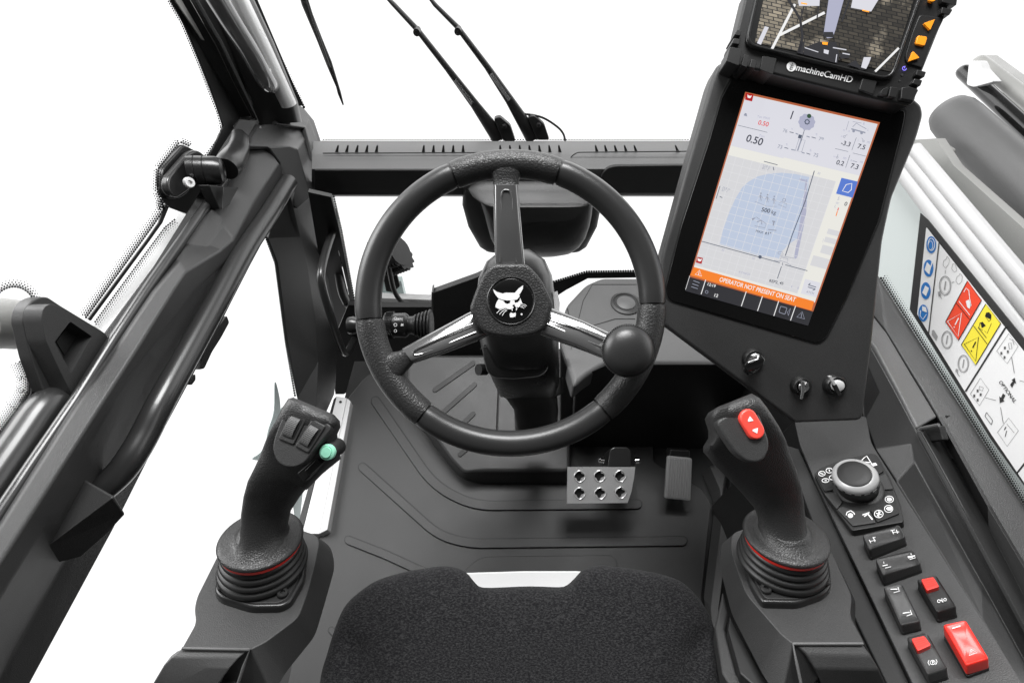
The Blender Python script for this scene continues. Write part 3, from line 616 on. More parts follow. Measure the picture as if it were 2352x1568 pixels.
ac = thing('accelerator_pedal', 'small grey ribbed accelerator pedal right of the metal brake pedal', 'pedal', tuple(ZP(0).at(1560, 1150)))
Pa = Pl(ZP(.09).at(1560, 1097), (0, -.6, .8))
ao = m8((25, 85), (185, 100), (175, 378), (5, 362))
mat('pedal_rubber', .26, .5, grain=.1)
plate('pedal_pad', rnd(ao, 5), Pa, .01, 'pedal_rubber', ac, .002)
for k in range(9):
    f = (k+.9)/10; a, b = m8((25+160*f, 100+12*f), (8+165*f, 352+12*f)); plate('tread_rib', [(a[0]-1.1, a[1]), (a[0]+1.1, a[1]), (b[0]+1.1, b[1]), (b[0]-1.1, b[1])], Pa.off(.0035), .005, 'pedal_rubber', ac, .0006)
plate('pedal_hinge', V_((1540, 1032), (1585, 1034), (1584, 1050), (1538, 1048)), Pa.off(-.01), .03, 'black', ac, .003)

# =================================================================== SEAT
se = thing('operator_seat', 'black fabric seat cushion with a notched front edge facing the wheel', 'seat', (0, .1, .12))
so = m17((150, 1150), (175, 798), (215, 640), (260, 500), (310, 400), (400, 320), (480, 275), (600, 240), (700, 222), (790, 210), (860, 220), (910, 245), (945, 285), (975, 312), (1020, 318), (1130, 314), (1240, 311), (1370, 315), (1410, 305), (1445, 275), (1490, 230), (1560, 208), (1640, 212), (1800, 235), (1930, 265), (2010, 310), (2090, 400), (2140, 500), (2168, 620), (2195, 798), (2230, 1150))
so = smooth(so, 5, True)
def seat_mesh():
    bm = bmesh.new(); Ps = ZP(.50); c = (1200, 1640); rings = []
    ks = [(1.0, -.10), (1.0, -.03), (.998, -.016), (.992, -.008), (.98, -.002), (.96, .003), (.93, .0065), (.89, .009), (.84, .011), (.76, .0125), (.66, .0135), (.54, .014), (.4, .014), (.25, .014), (.1, .014)]
    for k, h in ks:
        r = []
        for x, y in so:
            px, py = c[0]+(x-c[0])*k, c[1]+(y-c[1])*k; hh = h
            for (ax, ay), (bx, by) in (((815, 1480), (850, 1600)), ((1602, 1470), (1560, 1600))):   # side bolster creases
                t = max(0, min(1, ((px-ax)*(bx-ax)+(py-ay)*(by-ay))/((bx-ax)**2+(by-ay)**2))); d = math.hypot(px-ax-(bx-ax)*t, py-ay-(by-ay)*t)
                hh -= .010*math.exp(-(d/22)**2)
            P = Ps.at(px, py); r.append(bm.verts.new(P+Vector((0, 0, hh))))
        rings.append(r)
    n = len(so)
    for A, B in zip(rings, rings[1:]):
        for i in range(n): bm.faces.new((A[i], A[(i+1) % n], B[(i+1) % n], B[i]))
    bm.faces.new(rings[-1]); return bm
obj('cushion', seat_mesh(), 'fabric', se, angle=80)
plate('front_cover', rnd(m17((860, 258), (935, 256), (1200, 248), (1455, 248), (1530, 256), (1560, 420), (850, 420)), 5), Pl(ZP(.40).at(1190, 1320), (0, -.2, 1)), .03, 'white_paint', se, .004)
box('seat_base', -.16, .16, -.42, .08, 0.001, .38, 'plastic_dark', se, .01)

# =================================================================== ARMRESTS + JOYSTICKS
def boot_stack(par, planeN, cx, cy, z, fl, base, screws_):
    """fl: flange ellipse centre px + radius m ; base: outline px of base plate"""
    Pn = Pl(ZP(z).at(cx, cy), planeN); n = Pn.n
    bp = plate('boot_base', rnd(base, 14), Pn.off(.008), .016, 'plastic_satin', par, .003)
    plate('boot_well', rnd(stretch(base, .9), 12), Pn.off(.0086), .004, 'black', par, .001)
    for s in screws_: screw(Pn.off(.008).at(*s), n, .0052, par)
    return Pn
# ---- left
NL = (.15, .45, .88); NR = (-.12, .45, .88)
PL_ = Pl(ZP(.60).at(604, 1345), NL); PR_ = Pl(ZP(.60).at(1810, 1345), NR)
la = thing('armrest_console', 'dark grey armrest console beside the open door, carrying the joystick with the mint button', 'armrest', tuple(PL_.at(560, 1500)), 'armrest consoles either side of the seat')
PLo = PL_.off(-.045)
top = m3((1490, 600), (1700, 560), (1960, 566), (2095, 610), (2062, 780), (2010, 975), (1950, 1140), (1735, 1300), (1640, 1347), (1190, 1335), (1283, 1175), (1270, 1080), (1290, 1000))
bot = m3((1500, 680), (1700, 620), (1980, 590), (2160, 660), (2192, 805), (2120, 1060), (2060, 1262), (1872, 1495), (1780, 1650), (1240, 1500), (1300, 1180), (1290, 1090), (1310, 1010))
prism2('console_body', rnd(top, [20, 0, 10, 22, 20, 20, 20, 12, 4, 4, 14, 14, 10]), PL_, rnd(bot, [20, 0, 10, 22, 20, 20, 20, 12, 4, 4, 14, 14, 10]), PLo, 'plastic', la, .005, 4)
def pad(par, left, right, pl, hs, mt='plastic'):
    rows = [[pl.off(h).at(*p) for p in (a, ((a[0]*2+b[0])/3, (a[1]*2+b[1])/3), ((a[0]+b[0]*2)/3, (a[1]+b[1]*2)/3), b)] for a, b, h in zip(left, right, hs)]
    return sheet('arm_pad', rows, mt, par, .012, .004)
pad(la, m3((1188, 1338), (1120, 1400), (1070, 1450), (1000, 1568), (930, 1720)), m3((1632, 1345), (1560, 1400), (1500, 1470), (1430, 1568), (1380, 1720)), PL_, (.0, -.004, -.012, -.03, -.06), 'plastic_light')
plate('pad_opening', m3((1625, 1352), (1560, 1400), (1500, 1470), (1430, 1568), (1380, 1720), (1560, 1720), (1600, 1450)), PL_.off(-.04), .01, 'black', la)
tube('trim_edge', [PL_.off(.002).at(*p) for p in m3((1190, 1339), (1632, 1347))]+[PL_.off(-.01).at(*m3((1590, 1460))[0]), PL_.off(-.03).at(*m3((1545, 1600))[0])], .0014, 'plastic_light', la, 8)
# ---- right
ra = thing('armrest_console', 'dark grey armrest console between seat and switch panel, carrying the joystick with the red rocker', 'armrest', tuple(PR_.at(1850, 1480)), 'armrest consoles either side of the seat')
top = m8((440, 590), (560, 548), (900, 545), (1010, 600), (1100, 720), (1228, 1000), (1215, 1130), (1310, 1310), (842, 1308), (770, 1252), (535, 985), (440, 720))
bot = m8((378, 640), (540, 620), (900, 640), (1040, 700), (1120, 800), (1260, 1040), (1250, 1180), (1360, 1400), (760, 1700), (640, 1505), (440, 1115), (362, 800))
prism2('console_body', rnd(top, [16, 10, 10, 10, 10, 14, 14, 4, 4, 12, 20, 16]), PR_, rnd(bot, [16, 10, 10, 10, 10, 14, 14, 4, 4, 12, 20, 16]), PR_.off(-.045), 'plastic', ra, .005, 4)
pad(ra, m8((845, 1310), (930, 1380), (985, 1470), (1030, 1568), (1070, 1720)), m8((1300, 1308), (1360, 1390), (1410, 1480), (1450, 1568), (1500, 1720)), PR_, (.0, -.004, -.012, -.03, -.06), 'plastic')
plate('pad_opening', m8((850, 1316), (930, 1380), (985, 1470), (1030, 1568), (1070, 1720), (930, 1720), (880, 1450)), PR_.off(-.035), .01, 'black', ra)
tube('trim_edge', [PR_.off(.002).at(*m8((1300, 1309))[0]), PR_.off(.002).at(*m8((842, 1309))[0]), PR_.off(-.008).at(*m8((868, 1440))[0]), PR_.off(-.03).at(*m8((910, 1640))[0])], .0014, 'plastic_light', ra, 8)
plate('side_pocket', m8((430, 1120), (415, 1215), (495, 1500), (650, 1640), (760, 1640), (640, 1505), (545, 1330)), PR_.off(-.06), .02, 'black', ra, .002)
plate('lower_side', m8((385, 960), (420, 1110), (400, 1215), (480, 1510), (620, 1640), (500, 1700), (380, 1500), (330, 1200)), PR_.off(-.075), .03, 'plastic', ra, .003)

def joystick(label, cat_loc, Pn, base, screws_, flc, flr, belly, grip, top_face, ring_mat='red'):
    t = thing('joystick', label, 'joystick', cat_loc, 'joysticks on the armrest consoles')
    n = Pn.n
    bb = plate('boot_base', rnd(base, 14, 6), Pn.off(.009), .018, 'plastic_satin', t, .003)
    plate('boot_well', rnd(stretch(base, .88), 12), Pn.off(.0096), .003, 'black', t, .001)
    for s in screws_: screw(Pn.off(.0105).at(*s), n, .0055, bb)
    # bellows boot
    ax = Pn.n.copy(); H = belly[3]; c0 = Pn.off(.050).at(*flc) - ax*H*1.0; prof = [(belly[1], 0)]
    m = 4
    for i in range(m):
        r0 = belly[1]+(belly[2]-belly[1])*i/m; r1 = belly[1]+(belly[2]-belly[1])*(i+1)/m; h0_ = H*.82*i/m; dh = H*.82/m
        prof += [(r0, h0_+dh*.15), (r0+.0005, h0_+dh*.4), (r0-.0008, h0_+dh*.68), (r1-.0032, h0_+dh*.86), (r1-.0028, h0_+dh)]
    prof += [(belly[2]-.004, H*.84), (.008, H*.84)]
    lathe('rubber_boot', prof, c0, ax, 'rubber', t, 56, angle=70)
    lathe('red_ring', [(flr*.80, H*.80), (flr*.97, H*.81), (flr*.985, H*.91), (flr*.8, H*.94)], c0, ax, ring_mat, t, 48)
    o = c0; fl = lathe('flange', [(flr*.93, H*.93), (flr*1.01, H*.95), (flr*1.02, H*1.0), (flr*.98, H*1.045), (flr*.9, H*1.07), (flr*.76, H*1.075), (flr*.66, H*1.10), (flr*.58, H*1.17), (flr*.52, H*1.3)], o, ax, 'leather_fine', t, 56, angle=70)
    g = loft('grip', grip, 'leather_fine', t, 40, 2.6)
    return t, g
# left joystick geometry
baseL = m3((1420, 850), (1400, 965), (1440, 1010), (1640, 1072), (1840, 1068), (1905, 1030), (1990, 880), (2010, 700), (1975, 640), (1700, 560), (1480, 640))
dj = (PL_.off(.05).at(600, 1239)-CAM).dot(FW)
G = lambda a, b, d, th, e_=2.6: (a, b, d, th, e_)
jl, gl = joystick('left joystick with a mint green round button and two ribbed thumb wheels', tuple(PL_.at(604, 1345)), PL_, baseL, m3((1458, 937), (1847, 985)),
    (600.5, 1236), .0405, ((601, 1280), .0445, .0375, .038), [
    ((548, 1246), (660, 1242), PL_.off(.052), .060, 2.2, PL_.n.cross(RT)), ((556, 1236), (654, 1230), PL_.off(.056), .050, 2.2, PL_.n.cross(RT)), ((561, 1218), (656, 1208), PL_.off(.062), .046, 2.3, PL_.n.cross(RT)*.8+FW*.3), G(*m3((1603, 470), (1880, 440)), 0.484, .046, 2.3), G(*m3((1625, 350), (1935, 350)), 0.476, .05),
    G(*m3((1650, 250), (2010, 260)), 0.466, .05), G(*m9((985, 960), (1430, 1270)), 0.456, .046), G(*m9((1045, 830), (1580, 1110)), 0.446, .044, 3), G(*m9((1085, 760), (1755, 960)), 0.440, .042, 3.4),
    G(*m9((1125, 690), (1722, 800)), 0.435, .040, 3.6), G(*m9((1165, 620), (1712, 720)), 0.432, .038, 3.6), G(*m9((1230, 470), (1752, 650)), 0.428, .034, 3.6), G(*m9((1275, 385), (1752, 590)), 0.428, .026, 3.6), G(*m9((1310, 366), (1700, 530)), 0.430, .012, 3.0)], None)
# front face panel with thumb wheels
nf = Vector((-.10, -.30, .95))
Pf = Pl(D(*m9((1400, 760))[0], .4105), (.02, -.42, .9))
fo = rnd(m9((1270, 455), (1300, 448), (1490, 515), (1672, 640), (1665, 690), (1480, 915), (1420, 1000), (1330, 1048), (1220, 1045), (1140, 990), (1100, 870), (1120, 760), (1180, 600)), 12)
fp = plate('face_panel', fo, Pf, .012, 'plastic', jl, .0025, 4)
def thumbwheel(q, par):
    a, b, c, d = [Vector(p) for p in q]
    fr = plate('thumb_wheel', rnd([tuple(v) for v in (a, b, c, d)], 5), Pf.off(.0022), .003, 'plastic', par, .0012)
    cc = (a+b+c+d)/4; q2 = [cc+(v-cc)*Vector((1, 1)).x*.68 for v in (a, b, c, d)]
    q2 = [cc+(v-cc)*.70 for v in (a, b, c, d)]
    plate('wheel_slot', rnd([tuple(v) for v in q2], 3), Pf.off(.0028), .001, 'black', fr)
    P0 = Pf.off(.001).at(*((q2[0]+q2[3])/2)); P1 = Pf.off(.001).at(*((q2[1]+q2[2])/2)); T = Pf.off(.001).at(*((q2[0]+q2[1])/2)); B = Pf.off(.001).at(*((q2[2]+q2[3])/2))
    ax = (P1-P0); L = (T-B).length/2; X = ax*.84; up = (T-B).normalized(); nn = Pf.n; C_ = (T+B)/2 - X/2; bm = bmesh.new(); m = 14; pr = []
    for i in range(m+1):
        a_ = math.radians(20+140*i/m); aa = math.radians(20+140*(i+.62)/m)
        for q_, k in ((a_, 1.0), (aa, 1.0), (aa, .82)):
            if i == m and q_ != a_: continue
            pr.append(up*(L*math.cos(q_)*.98) + nn*(L*.42*math.sin(q_)*(1 if k == 1 else .62)+.0008))
    A = [bm.verts.new(C_+v) for v in pr]; B_ = [bm.verts.new(C_+X+v) for v in pr]
    for i in range(len(pr)-1): bm.faces.new((A[i], A[i+1], B_[i+1], B_[i]))
    obj('ribbed_wheel', bm, 'plastic_light', fr, smooth_=False)
thumbwheel(m9((1290, 485), (1445, 545), (1305, 830), (1155, 770)), fp)
thumbwheel(m9((1490, 570), (1622, 645), (1450, 912), (1318, 840)), fp)
pg = DP(.382)
cgm = m9((1655, 895))[0]
lathe('button_ring', [(.0084, -.02), (.0084, .001), (.0078, .002), (0, .002)], D(*cgm, .419), -FW, 'black', jl, 32)
lathe('mint_button', [(.0074, .0), (.0072, .0036), (.0056, .0044), (.0049, .0040), (.0047, .0056), (0, .0060)], D(*cgm, .418), (-.1, -.55, .84), 'mint', jl, 36)
Ps_ = Pl(D(*m9((1480, 1060))[0], .4245), (.02, -.55, .83))
ss = plate('side_switch', rnd(m9((1545, 935), (1612, 990), (1410, 1195), (1342, 1110)), 3), Ps_, .012, 'plastic_dark', jl, .001)
plate('switch_slot', m9((1548, 962), (1585, 1010), (1415, 1165), (1375, 1110)), Ps_.off(.0004), .001, 'black', ss)
plate('switch_key', rnd(m9((1535, 968), (1588, 1015), (1465, 1130), (1415, 1085)), 2), Ps_.off(.0022), .003, 'plastic_satin', ss, .0008)

# right joystick (m19 coordinates)
baseR = m8((520, 700), (520, 760), (560, 900), (620, 1005), (650, 1040), (880, 1045), (1050, 985), (1095, 935), (1090, 830), (1050, 640), (900, 560), (640, 580))
jr, gr = joystick('right joystick with a red rocker button showing two white arrows', tuple(PR_.at(1810, 1345)), PR_, baseR, m8((665, 958), (1045, 905)),
    (1803, 1228), .0405, ((1800, 1276), .0445, .0375, .038), [
    ((1748, 1236), (1856, 1230), PR_.off(.052), .060, 2.2, PR_.n.cross(RT)), ((1751, 1224), (1848, 1216), PR_.off(.056), .050, 2.2, PR_.n.cross(RT)), ((1748, 1200), (1841, 1192), PR_.off(.062), .046, 2.3, PR_.n.cross(RT)*.8+FW*.3), G(*m19((395, 800), (680, 770)), 0.490, .046, 2.3), G(*m19((315, 700), (655, 680)), 0.482, .05),
    G(*m19((215, 600), (630, 580)), 0.472, .05), G(*m19((130, 520), (590, 460)), 0.462, .048), G(*m19((66, 440), (555, 370)), 0.452, .046, 3.2), G(*m19((66, 405), (535, 330)), 0.446, .042, 3.6), G(*m19((100, 350), (510, 280)), 0.442, .040, 3.6),
    G(*m19((100, 300), (480, 230)), 0.438, .038, 3.6), G(*m19((74, 225), (440, 160)), 0.434, .034, 3.6), G(*m19((90, 185), (400, 95)), 0.432, .026, 3.4), G(*m19((150, 145), (360, 62)), 0.432, .012, 3)], None)
Pg = Pl(D(*m19((330, 300))[0], .4155), (-.02, -.42, .9))
fo = rnd(m19((132, 242), (250, 175), (385, 128), (420, 200), (480, 370), (478, 430), (450, 490), (400, 515), (330, 505), (260, 450), (190, 350)), 12)
fr = plate('face_panel', fo, Pg, .012, 'plastic', jr, .0025, 4)
ro_ = capsule(*m19((345, 215), (398, 305)), 19.5)
rk = plate('red_rocker', ro_, Pg.off(.005), .008, 'red_bright', jr, .0022, 4)
marks('arrow_mark', [('p', rnd(m19((336, 236), (350, 208), (374, 238), (340, 246)), 1.5)), ('p', rnd(m19((366, 296), (404, 284), (398, 322), (368, 306)), 1.5))], Pg.off(.005), 'white_mark', rk, .0006)

box('console_base', .50, .62, -.30, .40, .0, .44, 'plastic_dark', rw, .004)
# =================================================================== CONTROL PANEL (right)
NP = (-.42, .40, .81); PC = Pl(ZP(.60).at(2060, 1280), NP)
cp = thing('control_panel', 'long grey switch panel with a rotary dial and six rocker switches', 'control panel', tuple(PC.at(2080, 1300)))
pt_ = V_((1823, 960), (1990, 955), (2001, 1017), (2150, 1252), (2360, 1585), (2520, 1840), (2220, 1840), (2103, 1585), (1960, 1287), (1870, 1100), (1836, 1020))
plate('panel_body', rnd(pt_, [4, 4, 14, 0, 0, 0, 0, 0, 0, 20, 14]), PC, .05, 'plastic', cp, .004, 4)
plate('side_gap', V_((1800, 1020), (1836, 1030), (1960, 1295), (2103, 1592), (2220, 1850), (2150, 1850), (2030, 1560), (1900, 1290)), PC.off(-.012), .05, 'plastic_dark', cp, .002)
dl = plate('dial_base', rnd(m12((225, 545), (330, 440), (560, 350), (880, 262), (1170, 203), (1260, 240), (1480, 640), (1640, 1060), (1690, 1290), (1680, 1335), (870, 1475), (830, 1455), (600, 1150), (380, 850)), [4, 10, 0, 0, 8, 6, 0, 6, 8, 3, 6, 4, 0, 0]), PC.off(.010), .014, 'black', cp, .002)
keys = [((255, 540), (345, 450), (525, 390), (560, 480), (560, 700), (540, 810), (400, 830)), ((545, 375), (870, 285), (900, 330), (560, 470)), ((885, 282), (1170, 215), (1230, 240), (1370, 500), (1260, 560), (920, 340)),
        ((1290, 590), (1400, 545), (1520, 790), (1400, 800), (1300, 800)), ((395, 870), (600, 850), (690, 1010), (600, 1120)), ((605, 1125), (690, 1075), (900, 1150), (1140, 1140), (1240, 1340), (860, 1395)), ((1150, 1130), (1340, 1000), (1420, 830), (1500, 825), (1620, 1190), (1260, 1335))]
for i, k in enumerate(keys): lab(plate('dial_key', rnd(m12(*k), 3), PC.off(.0125), .004, 'plastic' if i in (4, 5) else 'plastic_dark', dl, .0008), None) if 0 else plate('dial_key', rnd(m12(*k), 3), PC.off(.0125), .004, 'plastic' if i in (3, 4, 5) else 'plastic_dark', dl, .0008)
pk = PC.off(.0125)
E_ = lambda c, rx, ry, w: ('r', *m12(c)[0], rx, ry, w)
each('dial_symbols', [E_((360, 550), 7.5, 5.5, 1.5), ('l', m12((330, 540), (385, 560)), 2), E_((480, 500), 7.5, 5.5, 1.5), ('l', m12((475, 480), (485, 515)), 2), E_((418, 662), 8, 4.5, 1.5), ('p', m12((395, 662), (435, 650), (435, 675))), E_((530, 615), 7, 5, 1.5),
    ('l', m12((1010, 335), (1040, 300), (1090, 262), (1180, 400)), 1.8), ('p', m12((1150, 390), (1235, 375), (1265, 410), (1195, 432))), ('l', m12((1050, 360), (1150, 370)), 2), ('p', m12((680, 350), (715, 345), (720, 365), (690, 375))),
    E_((1460, 970), 9.5, 7.5, 1.5), ('e', *m12((1460, 970))[0], 6, 4.5), E_((1448, 1125), 9.5, 8, 1.5), ('p', m12((1400, 1120), (1440, 1090), (1500, 1100), (1500, 1145), (1440, 1155))), E_((1288, 1208), 10, 8.5, 1.6),
    ('l', m12((1240, 1195), (1335, 1220)), 2.2), ('l', m12((1260, 1245), (1315, 1170)), 2.2), ('l', m12((1290, 1160), (1287, 1255)), 2.2),
    ('l', m12((755, 1230), (770, 1180), (830, 1155), (880, 1190), (895, 1220)), 2), ('e', *m12((825, 1235))[0], 6, 5.5), ('l', m12((1020, 1225), (1135, 1185)), 2.2), ('l', m12((1050, 1250), (1110, 1210), (1185, 1300)), 3.2)], pk, 'white_mark', dl, .0008)
kc0 = PC.off(.010).at(*m12((945, 800))[0]); kt = PC.off(.046).at(*m12((885, 545))[0]); axk = (kt-kc0); Hk = axk.length; axk.normalize()
R0 = .0232
lathe('dial_collar', [(.027, 0), (.027, .003), (.0245, .0045)], kc0, axk, 'plastic_dark', dl, 48)
kb = lathe('dial_knob', [(.0215, .002), (.0222, Hk*.3), (.0238, Hk*.5), (.0240, Hk*.80), (.0236, Hk*.84)], kc0, axk, 'black', dl, 56)
lathe('silver_ring', [(.0242, Hk*.80), (.0240, Hk*.87), (.0222, Hk*.955), (.0182, Hk*1.0), (.0178, Hk*.97), (0, Hk*.97)], kc0, axk, 'silver', kb, 64)
lathe('knob_cap', [(.0176, Hk*.96), (.0174, Hk*1.01), (.016, Hk*1.03), (.009, Hk*1.045), (0, Hk*1.05)], kc0, axk, 'plastic_dark', kb, 56)
bm = bmesh.new(); u_, w_ = frame_of(axk, RT)
for k in range(16):
    a = 2*math.pi*k/16
    for da in (0,):
        P = []
        for aa, hh in ((a-.13, .74), (a+.13, .74), (a+.13, .80), (a-.13, .80)): P.append(kc0+axk*(Hk*hh)+(u_*math.cos(aa)+w_*math.sin(aa))*.0247)
        poly(bm, P)
obj('grip_tabs', bm, 'silver', kb, smooth_=False)

def rocker(q, mt, label, h=.017, sk=.006, sym=None, button=None, wave=None):
    """q: four top corner px, order TL TR BR BL"""
    P = PC.off(h); base = rnd(stretch(q, 1.02), 6, 4)
    bmb = bmesh.new(); n0 = PC.n; va = [bmb.verts.new(P.at(*p)-n0*(h-.004)) for p in base]; vb = [bmb.verts.new(P.at(*p)-n0*(h+.006)) for p in base]; bmb.faces.new(va); bmb.faces.new(vb[::-1])
    for i in range(len(va)): bmb.faces.new((va[i], vb[i], vb[(i+1) % len(va)], va[(i+1) % len(va)]))
    s = obj('rocker_switch', bmb, 'black', cp, .0008); s['label'] = label
    # rocker cap: grid with a dip
    bm = bmesh.new(); a, b, c, d = [P.at(*p) for p in q]; n = PC.n; N = 20; Mx = 12; long_ab = (b-a).length > (d-a).length
    qo = rnd(q, 7, 5); rr = []
    cc = (a+b+c+d)/4; ld = ((b-a) if long_ab else (d-a)); Ln = ld.length; ld.normalize()
    def hgt(p):
        t = (p-cc).dot(ld)/(Ln/2); return (wave or 0)*(-.0026*math.sin(t*math.pi*.9) if wave and wave > 0 else 0)
    for k, dz in ((1.0, -.015), (1.0, -.003), (.985, -.0012), (.955, -.0002), (.93, 0), (.90, -.0004), (.87, -.0009), (.6, -.0009), (.3, -.0009), (.05, -.0009)):
        rr.append([bm.verts.new(P.at(*p)+n*(dz+hgt(P.at(*p)))) for p in stretch(qo, k)])
    m = len(qo)
    for A, B in zip(rr, rr[1:]):
        for i in range(m): bm.faces.new((A[i], A[(i+1) % m], B[(i+1) % m], B[i]))
    bm.faces.new(rr[-1]); cap = obj('rocker_cap', bm, mt, s, angle=60)
    if button:
        bt = plate('red_lock_button', rnd(button, 4), P.off(.0045), .007, 'red', s, .0016)
        bq = [Vector(v) for v in button]
        its = []
        for j in range(4):
            f = .16+.17*j; A = bq[0]+(bq[3]-bq[0])*f; B = bq[1]+(bq[2]-bq[1])*f; its.append(A+(B-A)*.12); its.append(A+(B-A)*.88)
        for j in range(4): plate('ridge', [tuple(its[2*j]), tuple(its[2*j+1]), tuple(its[2*j+1]+Vector((.4, 1.6))), tuple(its[2*j]+Vector((.4, 1.6)))], P.off(.0054), .0015, 'red_bright', s, 0) if 0 else None
        marks('button_ridges', [('l', [tuple(its[2*j]), tuple(its[2*j+1])], 1.0) for j in range(4)], P.off(.0046), 'red_bright', bt, .0006)
        plate('lock_well', rnd(stretch(button, 1.18), 4), P.off(-.0006), .001, 'black', s, 0)
    if sym: marks('switch_symbol', sym, P, 'white_mark', s, .0028 if wave else .0012)
    return s
L13 = lambda w, *p: ('l', m13(*p), w)
rocker(m13((18, 185), (368, 68), (432, 182), (85, 325)), 'plastic', 'wide grey rocker directly below the rotary dial with two wheel steering symbols', wave=1,
       sym=[L13(1.3, (290, 150), (330, 140)), L13(1.6, (305, 150), (318, 180)), L13(1.6, (345, 140), (355, 175)), L13(1.2, (308, 165), (372, 160)), L13(1.3, (120, 215), (148, 210)), L13(1.6, (90, 235), (104, 265)), L13(1.6, (130, 215), (145, 255)), L13(1.2, (95, 250), (150, 238))])
rocker(m13((140, 412), (500, 300), (578, 432), (212, 565)), 'plastic', 'wide grey rocker with two machine lift symbols, second below the dial', wave=1,
       sym=[L13(1.3, (225, 440), (228, 458)), L13(2, (215, 480), (262, 470)), L13(1.3, (240, 500), (295, 487)), L13(1.3, (480, 362), (484, 378)), L13(2.2, (450, 395), (520, 385)), L13(1.3, (470, 420), (525, 402)), L13(1.6, (455, 405), (500, 398))])
rocker(m13((215, 668), (392, 628), (570, 975), (382, 1022)), 'plastic', 'long upright grey rocker with two boom symbols, left of the red-topped switch', wave=1,
       sym=[L13(1.3, (360, 680), (372, 720)), L13(2, (290, 700), (355, 698)), L13(1.2, (320, 732), (380, 715)), L13(1.3, (475, 895), (488, 935)), L13(2, (405, 925), (468, 915)), L13(1.2, (440, 950), (495, 932))])
rocker(m13((528, 585), (712, 540), (912, 850), (722, 905)), 'plastic_dark', 'upright switch with a red lock slider and a hook symbol, upper one', button=m13((573, 590), (690, 567), (746, 658), (628, 697)),
       sym=[('r', *m13((742, 802))[0], 3.2, 3.2, 1.2), ('r', *m13((800, 788))[0], 3, 3, 1.2), L13(1.4, (755, 790), (785, 810)), L13(1.2, (770, 775), (775, 812))])
rocker(m13((434, 1130), (628, 1080), (826, 1430), (634, 1492)), 'plastic', 'parking brake switch with a red lock slider and a P symbol, lower one', button=m13((482, 1148), (605, 1120), (668, 1208), (543, 1265)),
       sym=[('r', *m13((684, 1378))[0], 5.6, 5, 1.1), L13(1.3, (650, 1355), (640, 1380), (655, 1405)), L13(1.3, (715, 1348), (726, 1372), (712, 1400)), L13(1.3, (678, 1365), (686, 1392)), ('r', *m13((687, 1372))[0], 1.8, 1.6, .9)])
rocker(m13((775, 1025), (990, 970), (1215, 1320), (998, 1402)), 'red', 'large bright red hazard switch with a white bar and a triangle mark',  h=.021, wave=1,
       sym=[L13(2.6, (868, 1068), (945, 1045)), ('l', m13((1045, 1265), (1103, 1298), (1028, 1322)), 1.2, True), ('l', m13((1050, 1285), (1078, 1300), (1040, 1310)), .9, True)])

# =================================================================== DISPLAY CONSOLE
ND = (-.153, -.713, .684); PD = Pl(D(1713, 212, .576), ND)
dc = thing('display_console', 'tall dark grey display console with a lit touch screen and three key switches', 'display console', tuple(PD.off(-.05).at(1900, 960)))
ho = V_((1669, 139), (1648, 148), (1636, 176), (1578, 380), (1520, 590), (1516, 640), (1520, 744), (1827, 972), (1983, 966), (2004, 800), (2016, 684), (2030, 552), (2042, 496), (2052, 452), (2109, 316), (2124, 262), (2119, 240), (2098, 222), (1800, 150))
plate('housing', rnd(ho, [8, 8, 14, 0, 14, 14, 10, 4, 16, 0, 0, 14, 10, 10, 20, 14, 8, 8, 0]), PD.off(.004), .045, 'plastic_dark' if 0 else 'plastic', dc, .005, 4)
go = rnd(V_((1688, 168), (2079, 254), (2079, 268), (2072, 302), (2019, 508), (1944, 684), (1898, 776), (1878, 789), (1536, 689), (1529, 660), (1566, 515), (1630, 319), (1657, 225)), [14, 12, 4, 0, 0, 0, 10, 12, 14, 10, 0, 0, 0])
plate('bezel_groove', stretch(go, 1.018), PD.off(.0044), .003, 'black', dc, .0006)
bz = plate('bezel_glass', go, PD.off(.0062), .004, 'bezel_glass', dc, .0012)
PS = PD.off(.0066)
scr = lambda L: L
base = [(1711.7, 211.6), (2020.8, 281.6), (1856, 748), (1574, 668)]
TL, TR, BR, BL = [Vector(p) for p in base]
def uv(u, v):
    # projective map unit square -> screen quad (exact for a flat screen)
    x0, y0 = TL; x1, y1 = TR; x2, y2 = BR; x3, y3 = BL
    dx1, dx2, sx_ = x1-x2, x3-x2, x0-x1+x2-x3; dy1, dy2, sy_ = y1-y2, y3-y2, y0-y1+y2-y3
    den = dx1*dy2-dx2*dy1; g = (sx_*dy2-dx2*sy_)/den; h = (dx1*sy_-sx_*dy1)/den
    a, b = x1-x0+g*x1, x3-x0+h*x3; d, e_ = y1-y0+g*y1, y3-y0+h*y3; w = g*u+h*v+1
    return ((a*u+b*v+x0)/w, (d*u+e_*v+y0)/w)
U = lambda *L: [uv(*p) for p in L]
lcd = marks('screen', [('p', U((0, 0), (1, 0), (1, 1), (0, 1)))], PS, 'lcd_black', bz, 0)
V13 = .895
def box_(u0, v0, u1, v1): return ('p', U((u0, v0), (u1, v0), (u1, v1), (u0, v1)))
marks('screen_frame', [box_(0, 0, 1, .925)], PS, 'lcd_rust', lcd, .0003)
marks('screen_page', [box_(.010, .010, .988, .88)], PS, 'lcd_cream', lcd, .0005)
marks('screen_page', [box_(.012, .012, .42, .255), box_(.16, .012, .985, .25)], PS, 'lcd', lcd, .0007)
marks('screen_chart', [box_(.012, .30, .84, .86), box_(.60, .70, .84, .87)], PS, 'lcd_chart', lcd, .0007) if 0 else marks('screen_chart', [box_(.012, .30, .84, .86)], PS, 'lcd_chart', lcd, .0007)
grid = []
for i in range(1, 14): grid.append(('l', U((.012+.0636*i, .30), (.012+.0636*i, .86)), .8))
for i in range(1, 15): grid.append(('l', U((.012, .30+.0385*i), (.84, .30+.0385*i)), .8))
